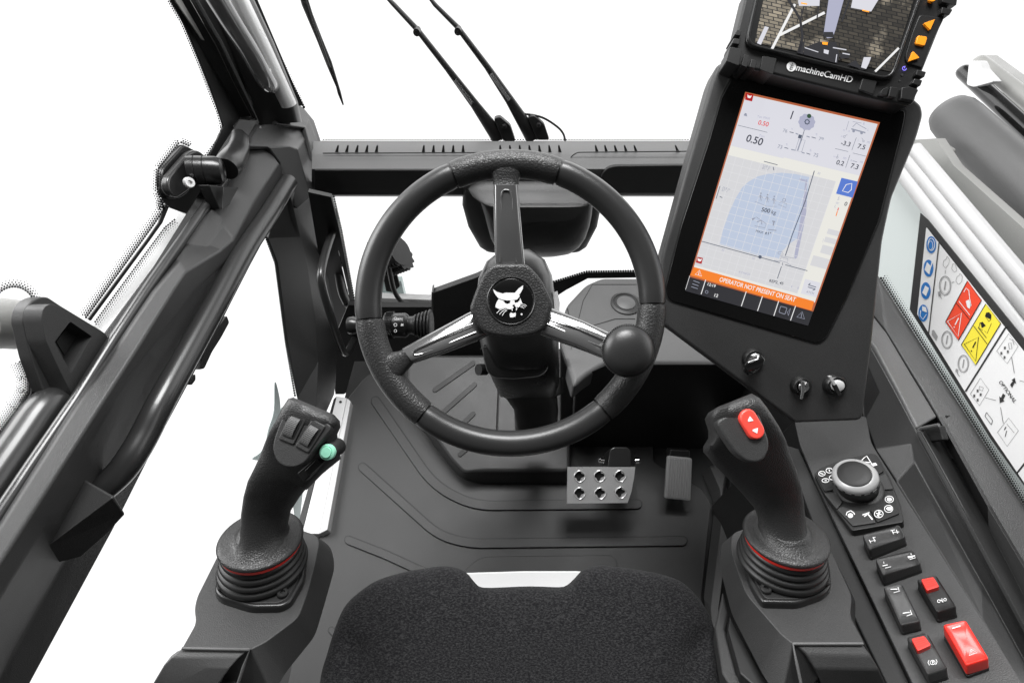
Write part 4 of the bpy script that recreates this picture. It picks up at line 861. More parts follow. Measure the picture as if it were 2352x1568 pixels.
marks('screen_grid', grid, PS, 'lcd_grid', lcd, .0013)
blue = m14((622, 1450), (650, 1330), (700, 1190), (745, 1090), (800, 1000), (850, 955), (920, 915), (1010, 893), (1110, 886), (1220, 897), (1325, 920), (1300, 1180), (1275, 1340), (1230, 1400), (1170, 1440), (1110, 1500), (1085, 1560))
blue += m20((1330, 400), (1240, 385), (1125, 375), (900, 310), (655, 240))
marks('work_area', [('p', blue)], PS, 'lcd_blue', lcd, .0010)
each('screen_lines', [('l', m14((1362, 872), (1290, 1110), (1190, 1370), (1135, 1535)), 2), ('l', m20((440, 205), (1355, 455)), 1.6), ('l', m20((1420, 480), (1680, 550)), 1.6), ('l', m20((1375, 500), (1328, 640)), 1.6), ('e', *m20((1124, 388))[0], 4, 4),
    ('l', m14((968, 798), (1074, 826)), 1.6), ('l', m14((625, 990), (594, 1090)), 1.4), ('l', m14((765, 516), (995, 572)), 1), ('l', m14((1690, 612), (1655, 710)), .9), ('l', m14((1640, 748), (1606, 848)), .9), ('l', m14((1524, 698), (1626, 722)), .9), ('l', m14((1662, 733), (1764, 758)), .9), ('l', m14((1168, 568), (1200, 576)), 1.6), ('l', m14((1340, 608), (1374, 618)), 1.6), ('l', m14((1128, 690), (1158, 698)), 1.6), ('l', m14((1300, 734), (1330, 744)), 1.6),
    ('l', m20((1388, 455), (1388, 485)), 1.2), ('l', m14((622, 1072), (642, 1082)), 1.6), ('l', m14((1040, 842), (1046, 868)), 1.6)], PS, 'lcd_line', lcd, .0016)
sc = [(1304+64*(1+.05*math.cos(10*a))*math.cos(a), 490+64*(1+.05*math.cos(10*a))*math.sin(a)) for a in [2*math.pi*i/60 for i in range(60)]]
each('boom_chart', [('p', m14((1294, 940), (1308, 938), (1300, 1200), (1230, 1545), (1216, 1560), (1205, 1545), (1270, 1150))), ('p', m14(*sc)), ('p', m14((1248, 930), (1290, 940), (1290, 955), (1244, 945)))], PS, 'lcd_pale', lcd, .0012)
marks('gear_icon', [('r', *m14((1305, 490))[0], 4.6, 4.6, 2.2), ('l', m14((1283, 555), (1258, 640)), 1.4), ('p', m14((1240, 588), (1266, 594), (1258, 622), (1232, 616)))] + [('l', m14((1305+15*math.cos(a), 490+15*math.sin(a)), (1305+23*math.cos(a), 490+23*math.sin(a))), 2) for a in [i*math.pi/4 for i in range(8)]], PS, 'lcd_line', lcd, .0018)
VI = [('l', m14((1240, 625), (1290, 635), (1262, 725), (1212, 715)), 1.1, True), ('l', m14((1262, 620), (1230, 715)), 3), ('l', m14((1215, 580), (1235, 588)), 2.4), ('l', m14((1300, 602), (1325, 610)), 2.4), ('l', m14((1180, 705), (1210, 712)), 2.4), ('l', m14((1262, 728), (1285, 735)), 2.4),
    ('l', m14((1630, 485), (1610, 555)), .9), ('l', m14((1660, 488), (1730, 500)), .9), ('l', m14((1660, 530), (1690, 500), (1720, 520), (1768, 545)), 1.4), ('l', m14((1650, 545), (1760, 575)), 3), ('e', *m14((1668, 562))[0], 3.2, 3.2), ('e', *m14((1730, 577))[0], 3.2, 3.2),
    ('r', *m14((1595, 606))[0], 2.2, 2.2, 1), ('l', m14((1600, 600), (1620, 590)), 1), ('r', *m14((1745, 640))[0], 2, 2, 1), ('l', m14((1743, 635), (1732, 615)), 1), ('r', *m14((1540, 768))[0], 2, 2, 1), ('l', m14((1542, 762), (1546, 742)), 1), ('l', m14((1660, 795), (1695, 803)), 1.4), ('p', m14((808, 440), (836, 448), (832, 425), (820, 420))),
    ('l', m20((1330, 345), (1345, 325), (1385, 330), (1400, 360), (1340, 355)), 1, True), ('l', m20((1370, 390), (1450, 410), (1440, 455), (1355, 430)), 1.2, True), ('l', m20((1360, 375), (1530, 405)), 1), ('l', m20((1290, 430), (1360, 440)), 1), ('l', m20((1440, 460), (1490, 490)), 1),
    ('p', m14((905, 1235), (870, 1245), (880, 1260))), ('l', m14((905, 1232), (985, 1285), (975, 1318), (895, 1302)), 1.2), ('l', m14((912, 1270), (950, 1260), (950, 1290)), 2.2), ('l', m14((1032, 1265), (1056, 1270)), 3), ('l', m14((1045, 1270), (1040, 1300)), 3), ('l', m14((1000, 1330), (1065, 1338)), 2), ('l', m14((895, 1110), (990, 1150), (1070, 1150)), .8),
    ('l', m14((1080, 1135), (1140, 1160), (1145, 1130), (1100, 1112)), 1, True), ('r', *m14((1125, 1100))[0], 3.4, 3.4, 1.3)] + \
    [('l', m14((x, y), (x+2, y+28)), 2.4) for x, y in ((940, 1060), (992, 1072), (1044, 1085))] + [('e', *m14((x, y))[0], 1.8, 1.8) for x, y in ((944, 1048), (996, 1060), (1048, 1073))] + [('l', m14((x-14, y+20), (x, y), (x+18, y+24)), 1.2) for x, y in ((940, 1060), (992, 1072), (1044, 1085))] + [('l', m14((x-4, y+45), (x+2, y+24), (x+10, y+46)), 1.3) for x, y in ((940, 1060), (992, 1072), (1044, 1085))]
for it_ in VI: marks('screen_icon', [it_], PS, 'lcd_grey', lcd, .0018)
marks('green_dot', [('e', *m14((1320, 445))[0], 5, 5)], PS, 'dark_green', lcd, .002)
marks('blue_button', [('p', m14((1575, 926), (1702, 956), (1662, 1082), (1532, 1050)))], PS, 'lcd_square', lcd, .0014)
marks('button_outline', [('l', m14((1655, 970), (1610, 980), (1580, 1030), (1625, 1042), (1650, 1020)), 1.8, True)], PS, 'lcd_white', lcd, .0018)
marks('load_bar', [box_(.90, .52, .985, .545), box_(.90, .56, .985, .585), box_(.90, .60, .985, .64), box_(.86, .66, .985, .71)], PS, 'lcd_pale' if 0 else 'lcd_chart', lcd, .0010)
marks('load_marks', [('l', m14((1552, 1160), (1545, 1182)), 2.2)], PS, 'lcd_red', lcd, .0014); marks('load_marks', [('l', m14((1543, 1186), (1532, 1225)), 2)], PS, 'lcd_orange', lcd, .0014)
marks('warning_bar', [('p', m20((350, 505), (1760, 908), (1730, 1016), (303, 603)))], PS, 'lcd_orange', lcd, .0012)
marks('swap_button', [('p', m20((1655, 645), (1835, 690), (1790, 862), (1603, 815)))], PS, 'lcd', lcd, .0012)
marks('swap_arrows', [('l', m20((1690, 715), (1780, 742)), 1.8), ('l', m20((1690, 715), (1715, 695)), 1.8), ('l', m20((1685, 740), (1772, 765)), 1.8), ('l', m20((1772, 765), (1740, 780)), 1.8)], PS, 'lcd_line', lcd, .0018)
def cat(pts0, s, o, r=.24):
    c, sn = math.cos(r), math.sin(r); return [(o[0]+(x*c-y*sn)*s, o[1]+(x*sn+y*c)*s) for x, y in pts0]
kit = [(-1, -.9), (-.5, -.5), (.5, -.5), (1, -.9), (.85, -.1), (.6, .5), (.1, .6), (-.6, .5), (-.85, -.1)]
for sq in (m14((826, 262), (888, 276), (875, 330), (820, 316)), m20((388, 386), (456, 400), (438, 470), (370, 452))):
    marks('brand_square', [('p', sq)], PS, 'lcd_brand', lcd, .0014)
    cc = (sum(p[0] for p in sq)/4, sum(p[1] for p in sq)/4-.5); marks('brand_mark', [('p', cat(kit, 5.2, cc))], PS, 'lcd_white', lcd, .0018)
tx = lambda s, m, a, b, mt, bold=0, tall=1.0: text('screen_text', s, m(a)[0], m(b)[0], PS, mt, lcd, .0020, bold, tall=tall)
tx('0.50', m14, (918, 510), (998, 528), 'lcd_red', .012); tx('0.50', m14, (822, 640), (948, 676), 'lcd_ink', .014); tx('Ton MAX', m14, (912, 455), (1012, 474), 'lcd_pale'); tx('Ton', m14, (925, 605), (968, 614), 'lcd_pale')
tx('1', m14, (1170, 468), (1179, 470), 'lcd_ink', .0); tx('76', m14, (1112, 568), (1145, 576), 'lcd_grey', .01); tx('79', m14, (1392, 634), (1428, 641), 'lcd_grey', .01); tx('73', m14, (1070, 694), (1105, 702), 'lcd_grey', .01); tx('75', m14, (1350, 760), (1386, 768), 'lcd_grey', .01)
tx('-3.3', m14, (1565, 668), (1636, 684), 'lcd_ink', .014); tx('7.5', m14, (1694, 695), (1752, 708), 'lcd_ink', .014); tx('0.2', m14, (1528, 820), (1586, 834), 'lcd_ink', .014); tx('7.3', m14, (1640, 848), (1698, 862), 'lcd_ink', .014)
for s_, a, b in (('%', (1178, 550), (1190, 553)), ('%', (1368, 594), (1382, 597)), ('%', (1136, 672), (1150, 675)), ('%', (1320, 720), (1336, 723)), ('m', (1770, 656), (1792, 661)), ('m', (1584, 780), (1606, 785)), ('m', (1715, 810), (1737, 815)), ('A', (1566, 608), (1578, 611)), ('L', (1698, 638), (1706, 640)), ('H', (1510, 768), (1522, 770)), ('R', (1642, 798), (1654, 801)), ('H', (1583, 560), (1594, 563)), ('A', (1622, 568), (1636, 571)), ('B', (1738, 512), (1750, 515)), ('L', (1774, 560), (1784, 562)), ('S', (1538, 1098), (1552, 1102)), ('W', (1524, 1130), (1550, 1136)), ('L', (1516, 1158), (1528, 1161))): tx(s_, m14, a, b, 'lcd_pale')
tx('23.8 m', m14, (956, 838), (1014, 852), 'lcd_grey'); tx("81° 2'", m14, (952, 858), (1004, 870), 'lcd_grey'); tx('29.8 m', m14, (640, 1010), (700, 1024), 'lcd_grey'); tx("67° 1'", m14, (636, 1030), (684, 1042), 'lcd_grey')
tx('500', m14, (945, 1188), (1010, 1202), 'lcd_ink', .014); tx('kg', m14, (1022, 1206), (1058, 1214), 'lcd_ink'); tx('MAX', m14, (902, 1350), (958, 1364), 'lcd_ink'); tx('±1°', m14, (972, 1366), (1018, 1376), 'lcd_ink', .014)
tx('0', m14, (1592, 1142), (1612, 1147), 'lcd_ink', .014); tx('OPERATOR NOT PRESENT ON SEAT', m20, (642, 672), (1530, 915), 'lcd_white', .012, 1.35)
tx('REP2_45', m20, (1228, 680), (1392, 716), 'lcd_ink', .014); tx('RTH626', m20, (872, 578), (1002, 606), 'lcd_pale'); tx('4', m20, (1478, 744), (1496, 748), 'lcd_pale'); tx('0', m20, (1556, 764), (1574, 768), 'lcd_pale'); tx('ATCH', m20, (1662, 804), (1750, 826), 'lcd_grey', .01)
tx('12:19', m20, (505, 720), (596, 746), 'lcd_white', .015); tx('12', m20, (584, 852), (626, 862), 'lcd_white', .015); tx('30', m20, (670, 316), (702, 322), 'lcd_pale'); tx('10', m20, (1030, 412), (1056, 420), 'lcd_pale'); tx('30', m14, (1382, 898), (1404, 903), 'lcd_pale')
tx('L', m20, (1858, 192), (1870, 195), 'lcd_pale'); tx('T', m20, (1848, 215), (1860, 218), 'lcd_pale')
marks('menu_lines', [('l', m20((486, 655), (432, 825)), 1.8), ('l', m20((962, 792), (904, 965)), 1.8), ('l', m20((1152, 848), (1094, 1020)), 1.8), ('l', m20((1342, 905), (1285, 1078)), 1.8), ('l', m20((1540, 962), (1480, 1132)), 1.8), ('l', m20((300, 608), (250, 770)), 1),
    ('l', m20((362, 592), (414, 545), (438, 612)), 1.6, True), ('l', m20((408, 565), (403, 600)), 1.5)], PS, 'lcd_white', lcd, .0018)
marks('menu_icons', [('l', m20((342, 665), (414, 692)), 1.4), ('l', m20((330, 702), (402, 726)), 1.4), ('l', m20((318, 736), (392, 760)), 1.4), ('l', rnd(m20((1365, 965), (1440, 985), (1415, 1060), (1345, 1035)), 2), 1.3, True), ('l', m20((1440, 1040), (1480, 990), (1455, 1075)), 1.3, True),
    ('l', m20((1555, 1090), (1618, 1030), (1645, 1115)), 1.5, True), ('l', m20((1612, 1050), (1605, 1100)), 1.3), ('r', *m20((497, 798))[0], 3.2, 3.2, 1)], PS, 'lcd_grey', lcd, .0018)
# key switches
PK = PD.off(.004)
def lockbase(c, r, mt_in, extra=''):
    k = lathe('key_switch', [(r*1.12, 0), (r*1.12, .002), (r*.98, .007), (r*.86, .0085), (r*.70, .0085), (r*.66, .005), (0, .005)], PK.at(*c), PD.n, 'plastic_satin', dc, 40)
    lathe('key_barrel', [(r*.6, .004), (r*.6, .011), (r*.5, .012), (0, .012)], PK.at(*c), PD.n, mt_in, k, 32); return k
k1 = lockbase((1729, 822), .0125, 'steel'); lab(k1, 'key switch holding a large black plastic key, nearest the screen corner')
loft('key_bow', [(*m7((560, 1015), (590, 1020)), PD.off(.018), .004), (*m7((545, 1040), (635, 1010)), PD.off(.026), .007, 3), (*m7((515, 1080), (660, 1040)), PD.off(.03), .008, 3.4), (*m7((520, 1120), (650, 1080)), PD.off(.03), .007, 3.4), (*m7((545, 1142), (600, 1125)), PD.off(.028), .005, 3)], 'black_gloss', k1, 24)
marks('key_mark', [('l', m7((560, 1058), (592, 1046)), 3.4)], PD.off(.0345), 'grey_mark', k1, .0004)
k2 = lockbase((1838, 884), .0115, 'chrome'); lab(k2, 'key switch with a small steel key, middle one')
plate('key_blade', m7((895, 1190), (915, 1188), (925, 1235), (905, 1300), (890, 1300), (900, 1240)), PD.off(.03), .0022, 'chrome', k2, .0005)
lathe('key_shoulder', [(.0035, 0), (.0035, .012), (.002, .014)], PD.off(.015).at(1842, 878), PD.n, 'chrome', k2, 16)
k3 = lockbase((1915, 882), .0125, 'white_dull'); lab(k3, 'key switch with a pale barrel and dark slotted key, rightmost one')
plate('key_bar', m7((1075, 1150), (1095, 1148), (1128, 1205), (1110, 1212)), PD.off(.024), .004, 'steel', k3, .0006)
plate('key_stem', m7((1100, 1205), (1128, 1200), (1165, 1275), (1140, 1280)), PD.off(.020), .004, 'black', k3, .0006)

# =================================================================== CAMERA MONITOR on top
PM = PD.off(.034)
cm = thing('camera_monitor', 'rugged black camera monitor with orange buttons mounted above the touch screen console', 'monitor', tuple(PM.at(1900, 200)))
mo_ = m6((545, -80), (470, 230), (415, 385), (445, 425), (620, 462), (1270, 622), (1590, 692), (1640, 670), (1690, 470), (1840, 100), (1905, -80))
plate('monitor_case', rnd(mo_, [0, 6, 6, 6, 0, 0, 8, 8, 6, 0, 0]), PM, .03, 'rubber', cm, .003, 4)
rg = rnd(m6((612, -80), (525, 300), (1490, 535), (1700, -80)), [0, 22, 26, 0])
plate('screen_surround', rg, PM.off(.004), .006, 'plastic_satin', cm, .002, 4)
rg2 = rnd(m6((648, -80), (560, 285), (1470, 508), (1650, -80)), [0, 18, 22, 0])
tube('surround_rim', [PM.off(.0045).at(*p) for p in rnd(m6((622, -80), (540, 290), (1480, 522), (1690, -80)), [0, 24, 28, 0])], .0016, 'plastic_satin', cm, 8)
gq = m6((655, -60), (585, 290), (1470, 482), (1635, -60))
gp = marks('monitor_screen', [('p', gq)], PM, 'cam_paving', cm, .0046)
PV = PM.off(.0049)
each('view_lines', [('l', m10((845, 40), (640, 440)), 6), ('l', m10((700, 320), (1110, 115)), 6), ('l', m10((1560, 640), (1770, 430)), 5)], PV, 'lcd_white', gp, .0002)
marks('view_boom', [('p', m10((1150, -40), (1290, -40), (1205, 270), (1180, 340), (1130, 345), (1100, 300)))], PV, 'lcd_grey' if 0 else 'lcd_square' if 0 else 'lcd_pale', gp, .0005)
each('view_machine', [('p', m10((1100, 290), (1180, 290), (1195, 340), (1100, 335))), ('l', m10((770, -20), (850, 110), (890, 180), (910, 330), (880, 480)), 6), ('l', m10((940, 0), (895, 170)), 3), ('p', m10((920, 430), (1050, 380), (1210, 380), (1240, 500), (1220, 570), (920, 490))), ('p', m10((860, 470), (890, 380), (930, 380), (915, 490))), ('p', m10((1240, 480), (1320, 470), (1330, 520), (1250, 530))), ('p', m10((1310, 580), (1380, 540), (1430, 600), (1420, 615))), ('l', m10((1060, 0), (1040, 170)), 3), ('l', m10((1330, 0), (1260, 200)), 4)], PV, 'lcd_black', gp, .0008)
each('view_body', [('p', m10((880, -20), (1065, -20), (1060, 60), (880, 60), (870, 20))), ('p', m10((1360, -20), (1600, -20), (1520, 110), (1340, 75))), ('p', m10((1455, 515), (1520, 515), (1500, 570), (1475, 620), (1430, 605))), ('p', m10((575, 240), (610, 250), (540, 405), (505, 390))), ('l', m10((930, 430), (1050, 470)), 2), ('p', m10((1100, 445), (1145, 455), (1138, 490), (1098, 478))), ('l', m10((1180, 430), (1300, 450)), 2.4), ('l', m10((1265, 480), (1330, 492)), 2.4), ('l', m10((1215, 490), (1205, 560)), 2)], PV, 'lcd', gp, .0010)
each('view_tag', [('p', m10((1085, 378), (1135, 384), (1130, 408), (1085, 402))), ('l', m10((895, 35), (950, 45)), 3), ('l', m10((1440, 98), (1500, 112)), 3)], PV, 'orange_key', gp, .0012)
plate('button_panel', rnd(m10((1960, 130), (2180, 160), (2060, 400), (1990, 610), (1840, 560), (1830, 500), (1900, 270)), 8), PM.off(.002), .003, 'black', cm, .001)
Q = PM.off(.0045)
B1 = plate('arrow_button', rnd(m10((1995, 208), (2095, 172), (2052, 270)), 2.5), Q, .004, 'orange_key', cm, .0008); lab(B1, 'orange triangle button pointing left')
lab(plate('square_button', rnd(m10((1945, 315), (2030, 328), (2005, 412), (1922, 392)), 5), Q, .004, 'orange_key', cm, .0008), 'orange square button')
lab(plate('arrow_button', rnd(m10((1900, 455), (1958, 516), (1862, 548)), 2.5), Q, .004, 'orange_key', cm, .0008), 'orange triangle button pointing right')
plate('round_button', ell(*m10((2073, -2))[0], 7, 5, 16), Q, .004, 'orange_key', cm, .0008)
marks('power_led', [('l', ell(*m10((1818, 613))[0], 4.4, 4.4, 16)[:13], 1.6), ('l', m10((1824, 592), (1818, 613)), 1.6)], PM.off(.0012), 'led_blue', cm, .0006)
marks('sensor_dots', [('e', *m10((1798, 668))[0], 3, 3), ('e', *m10((1776, 722))[0], 2.2, 2.2)], PM, 'grey_mark' if 0 else 'plastic', cm, .0006)
def bumper(*qs):
    for q in qs: plate('rubber_bumper', rnd(q, 2.5), PM.off(.006), .034, 'rubber', cm, .0016)
bumper(m10((330, 262), (372, 275), (362, 320), (305, 312)), m10((300, 340), (360, 350), (352, 398), (285, 388)), m10((268, 418), (375, 440), (345, 585), (235, 545)), m10((395, 485), (438, 496), (418, 600), (370, 582)), m10((462, 525), (508, 545), (492, 612), (440, 598)),
       m10((1935, 622), (2018, 640), (2000, 690), (1925, 668)), m10((1915, 700), (1985, 715), (1965, 768), (1890, 745)), m10((1870, 770), (1950, 800), (1900, 900), (1790, 880), (1800, 780)), m10((1700, 770), (1770, 785), (1745, 870), (1680, 860)), m10((1625, 800), (1680, 770), (1665, 850), (1605, 840)),
       m10((2160, -60), (2300, -60), (2285, 50), (2160, 20)), m10((2160, 65), (2255, 85), (2225, 135), (2150, 120)))
for q in (m10((560, 500), (685, 520), (650, 665), (535, 620)), m10((1450, 700), (1580, 720), (1545, 845), (1420, 800))): plate('bottom_clip', rnd(q, 3), PM.off(.003), .03, 'rubber', cm, .0012)
marks('brand_badge', [('e', *m10((811, 598))[0], 11, 11)], PM, 'white_mark', cm, .0008)
lv = [('l', m10((822, 565), (800, 632)), 1)]
for k in range(3):
    y = 582+17*k; x = 818-5*k; lv += [('p', m10((x, y+8), (x-18, y-4), (x-12, y+10))), ('p', m10((x-2, y+10), (x+14, y+2), (x+6, y+14)))]
marks('ear_symbol', lv, PM, 'black', cm, .0012)
text('brand_text', 'machineCamHD', m10((850, 630))[0], m10((1345, 742))[0], PM, 'white_mark', cm, .0008, .012)

# =================================================================== RIGHT WINDOW, DECAL, SILL TRIM
XR = XP(.60)
rwin = thing('side_window', 'large fixed side window right of the display console with a dotted lower border', 'window', (.6, .4, .62))
plate('pane', V_((2010, 600), (2352, 1130), (2700, 1700), (2900, 900), (2650, -200), (2180, -150), (2080, 340)), XR, .005, 'glass', rwin)
frit('dotted_border', V_((2022, 640), (2352, 1158), (2420, 1265)), XP(.597), rwin, 4, 6.2, 3.2, 1)
de = thing('warning_decal', 'large white safety decal with blue, red and yellow pictograms stuck on the side window', 'decal', tuple(XR.at(2230, 900)))
XD = XP(.594)
do = m7((1675, 85), (1725, 130), (2352, 905), (2500, 1090), (2700, 2200), (2500, 2070), (2130, 1555), (1605, 715))
plate('decal_border', do, XD, .0012, 'plastic', de)
PE = XD.off(.0006)
marks('decal_field', [('p', rnd(m7((1715, 175), (2352, 985), (2480, 1150), (2600, 2150), (2420, 1940), (2140, 1530), (1655, 745)), [4, 0, 0, 0, 0, 0, 0]))], PE, 'white_paint', de, .0003)
PE = XD.off(.0012)
each('decal_lines', [('l', m7((1798, 275), (1728, 885)), 2.6), ('l', m7((2240, 820), (1970, 1250)), 4), ('l', m7((2650, 1350), (2300, 1790)), 4)], PE, 'plastic', de, .0002)
marks('safety_circles', [('e', *m7(c)[0], 11, 19.5) for c in ((1747, 292), (1729, 445), (1711, 592), (1695, 738))], PE, None or mat('decal_blue', (.015, .16, .50), .3) or 'decal_blue', de, .0003) if 0 else None
mat('decal_blue', (.015, .17, .50), .3); mat('decal_red', (.80, .07, .03), .3); mat('decal_yellow', (.85, .72, .06), .3)
for c, sh in (((1747, 292), [('r', *m7((1750, 290))[0], 7.5, 14, 1.6), ('r', *m7((1745, 296))[0], 5, 10, 1.2)]), ((1729, 445), [('p', m7((1722, 405), (1745, 430), (1752, 400), (1758, 410), (1742, 460), (1738, 485), (1728, 480), (1705, 455)))]),
              ((1711, 592), [('p', m7((1690, 605), (1710, 558), (1735, 575), (1715, 628)))]), ((1695, 738), [('p', m7((1690, 692), (1715, 700), (1722, 735), (1705, 728), (1690, 722))), ('l', m7((1680, 720), (1676, 755), (1695, 780), (1718, 745)), 1.6)])):
    ci = marks('safety_circle', [('e', *m7(c)[0], 11.2, 19.6)], PE, 'decal_blue', de, .0003); marks('circle_symbol', sh, PE, 'white_mark', ci, .0007)
rd = marks('red_label', [('p', m7((1985, 528), (2077, 655), (1925, 917), (1842, 795)))], PE, 'decal_red', de, .0003)
marks('label_outline', [('l', m7((1985, 528), (2077, 655), (1925, 917), (1842, 795)), 1.6, True), ('l', m7((1912, 672), (2000, 780)), 1.4)], PE, 'black', rd, .0007)
marks('label_symbol', [('l', m7((1855, 792), (1947, 738), (1925, 890)), 2.2, True), ('l', m7((1928, 770), (1905, 815)), 2.6), ('e', *m7((1900, 830))[0], 1.4, 1.8), ('l', m7((1962, 600), (1978, 575), (1995, 590), (2000, 640), (2010, 690)), 1.8), ('p', m7((1975, 660), (1995, 650), (2010, 680), (2000, 710), (1985, 700))), ('l', m7((1930, 660), (2002, 752)), 1.5)], PE, 'white_mark', rd, .0007)
yl = marks('yellow_label', [('p', m7((2105, 678), (2203, 805), (2038, 1078), (1945, 945)))], PE, 'decal_yellow', de, .0003)
marks('label_symbol', [('l', m7((2105, 678), (2203, 805), (2038, 1078), (1945, 945)), 1.6, True), ('l', m7((2025, 820), (2115, 940)), 1.4), ('l', m7((1965, 940), (2058, 895), (2040, 1052)), 2, True), ('l', m7((2040, 925), (2020, 965)), 2.8), ('e', *m7((2012, 985))[0], 1.4, 1.8),
      ('p', m7((2100, 760), (2108, 735), (2128, 732), (2142, 750), (2140, 780))), ('l', m7((2105, 762), (2125, 792)), .8), ('l', m7((2140, 780), (2125, 792)), .8), ('p', m7((2070, 800), (2085, 795), (2105, 820), (2080, 835))), ('l', m7((2055, 830), (2110, 900)), 1.4), ('l', m7((2068, 800), (2060, 835), (2085, 850)), 1.2), ('l', m7((2142, 805), (2115, 870), (2098, 855)), 1)], PE, 'black', yl, .0007)
for c in ((1838, 558), (1850, 912), (1957, 1068)):
    k = 1.1 if c[0] == 1838 else 1.0
    marks('lock_symbol', [('r', *m7(c)[0], 12*k, 19.5*k, 2), ('r', *m7(c)[0], 9.8*k, 16.5*k, .7), ('l', m7((c[0]+4, c[1]-28), (c[0]-4, c[1]+28)), 3)], PE, 'grey_mark', de, .0003)
each('key_symbol', [('l', rnd(m7((1850, 366), (1868, 390), (1860, 420), (1840, 445), (1824, 425), (1828, 395), (1845, 385)), 2), 1, True), ('l', rnd(m7((1888, 415), (1905, 420), (1915, 460), (1900, 472), (1880, 450)), 2), 1, True), ('l', rnd(m7((1935, 478), (1952, 500), (1945, 535), (1925, 552), (1908, 530), (1915, 500), (1928, 495)), 2), 1, True),
      ('l', m7((1840, 458), (1838, 482)), 1.6), ('l', m7((1880, 540), (1898, 534)), 1.6), ('p', m7((1790, 600), (1805, 595), (1812, 625), (1795, 628))), ('l', m7((1800, 620), (1816, 645)), 1.6), ('p', m7((1908, 1100), (1922, 1105), (1922, 1130), (1905, 1120))), ('l', m7((1915, 1125), (1932, 1152)), 1.6), ('p', m7((1752, 850), (1765, 848), (1790, 890), (1780, 920), (1750, 880)))], PE, 'grey_mark', de, .0003)
for q, o in (((2255, 870), 0), ((2072, 1160), 1), ((2260, 1420), 2)):
    x, y = q
    if o == 0: bx = m7((2253, 872), (2315, 955), (2243, 1068), (2175, 985)); it = [(2228, 965), (2205, 1000), (2248, 990), (2226, 1027)]
    elif o == 1: bx = m7((2068, 1162), (2124, 1240), (2062, 1342), (2003, 1265)); it = [(2050, 1245), (2028, 1278), (2070, 1270), (2050, 1305)]
    else: bx = m7((2253, 1422), (2317, 1505), (2243, 1608), (2180, 1515)); it = []
    g_ = [('l', bx, .9, True)] + [('p', m7((a-6, b-9), (a+6, b-9), (a+6, b+9), (a-6, b+9))) for a, b in it]
    if o == 0: g_ += [('l', m7((2252, 935), (2268, 930), (2275, 970), (2258, 975)), 1, True), ('l', m7((2258, 905), (2280, 915), (2288, 945)), 1)]
    if o == 1: g_ += [('l', m7((2062, 1215), (2088, 1225), (2082, 1245), (2060, 1238)), 1, True)]
    if o == 2: g_ += [('l', m7((2230, 1545), (2240, 1505)), 1.8), ('l', m7((2225, 1500), (2235, 1480)), 2.4), ('l', m7((2240, 1460), (2290, 1520)), .8)]
    marks('pictogram', g_, PE, 'grey_mark' if 0 else 'plastic_light', de, .0003)
each('leader_lines', [('l', m7((2272, 1025), (2290, 1130)), 1), ('l', m7((2100, 1290), (2170, 1308)), 1), ('l', m7((2200, 1352), (2218, 1458)), 1), ('l', m7((2325, 1178), (2360, 1188)), 1), ('p', m7((2292, 1160), (2302, 1200), (2292, 1192), (2275, 1225), (2262, 1205), (2280, 1182), (2272, 1175))), ('p', m7((2195, 1325), (2192, 1280), (2203, 1290), (2215, 1262), (2232, 1275), (2218, 1302), (2225, 1312))), ('l', rnd(m7((2108, 1385), (2148, 1438), (2140, 1468), (2098, 1410)), 2), 1.2, True)], PE, 'plastic', de, .0003)
text('decal_text', 'OPTIONAL', m7((2188, 1188))[0], m7((2288, 1326))[0], PE, 'plastic', de, .0004, .01)
# sill trim
tr_ = thing('window_sill_trim', 'long grey window sill trim with a recessed pull handle below the decal', 'sill trim', (.5, .3, .55))
A_ = [XP(.600).at(*p) for p in V_((1985, 590), (2020, 636), (2100, 762), (2190, 900), (2352, 1152), (2620, 1570))]
B_ = [XP(.570).at(*p) for p in V_((1960, 620), (2037, 752), (2096, 856), (2154, 956), (2253, 1139), (2480, 1500))]
C_ = [XP(.530).at(*p) for p in V_((1950, 680), (2008, 775), (2066, 900), (2110, 983), (2122, 1005), (2300, 1335))]
a1 = [(2030, 650), (2110, 780), (2195, 912), (2352, 1160)]
rowA = [XP(.602).at(*p) for p in V_((1975, 566), (2020, 636), (2190, 902), (2352, 1153), (2640, 1600))]
rowB = [XP(.570).at(*p) for p in V_((1940, 640), (2037, 765), (2154, 956), (2268, 1160), (2500, 1545))]
rowC = [XP(.556).at(*p) for p in V_((1930, 660), (2026, 790), (2140, 985), (2240, 1170), (2450, 1560))]
sheet('trim_body', [rowA, rowB], 'plastic', tr_, .006, .004)
sheet('trim_ledge', [[XP(.569).at(*p) for p in V_((1940, 640), (2037, 763), (2095, 860), (2154, 957))], [XP(.535).at(*p) for p in V_((1930, 690), (2012, 800), (2060, 890), (2108, 984))]], 'plastic_light', tr_, .008, .003)
plate('recess_back', m16((280, 880), (560, 880), (640, 1250), (420, 1250)), XP(.578), .01, 'plastic_dark', tr_)
plate('rear_filler', V_((1940, 740), (2035, 760), (2070, 1150), (1975, 1150)), XP(.585), .01, 'plastic_dark', tr_)
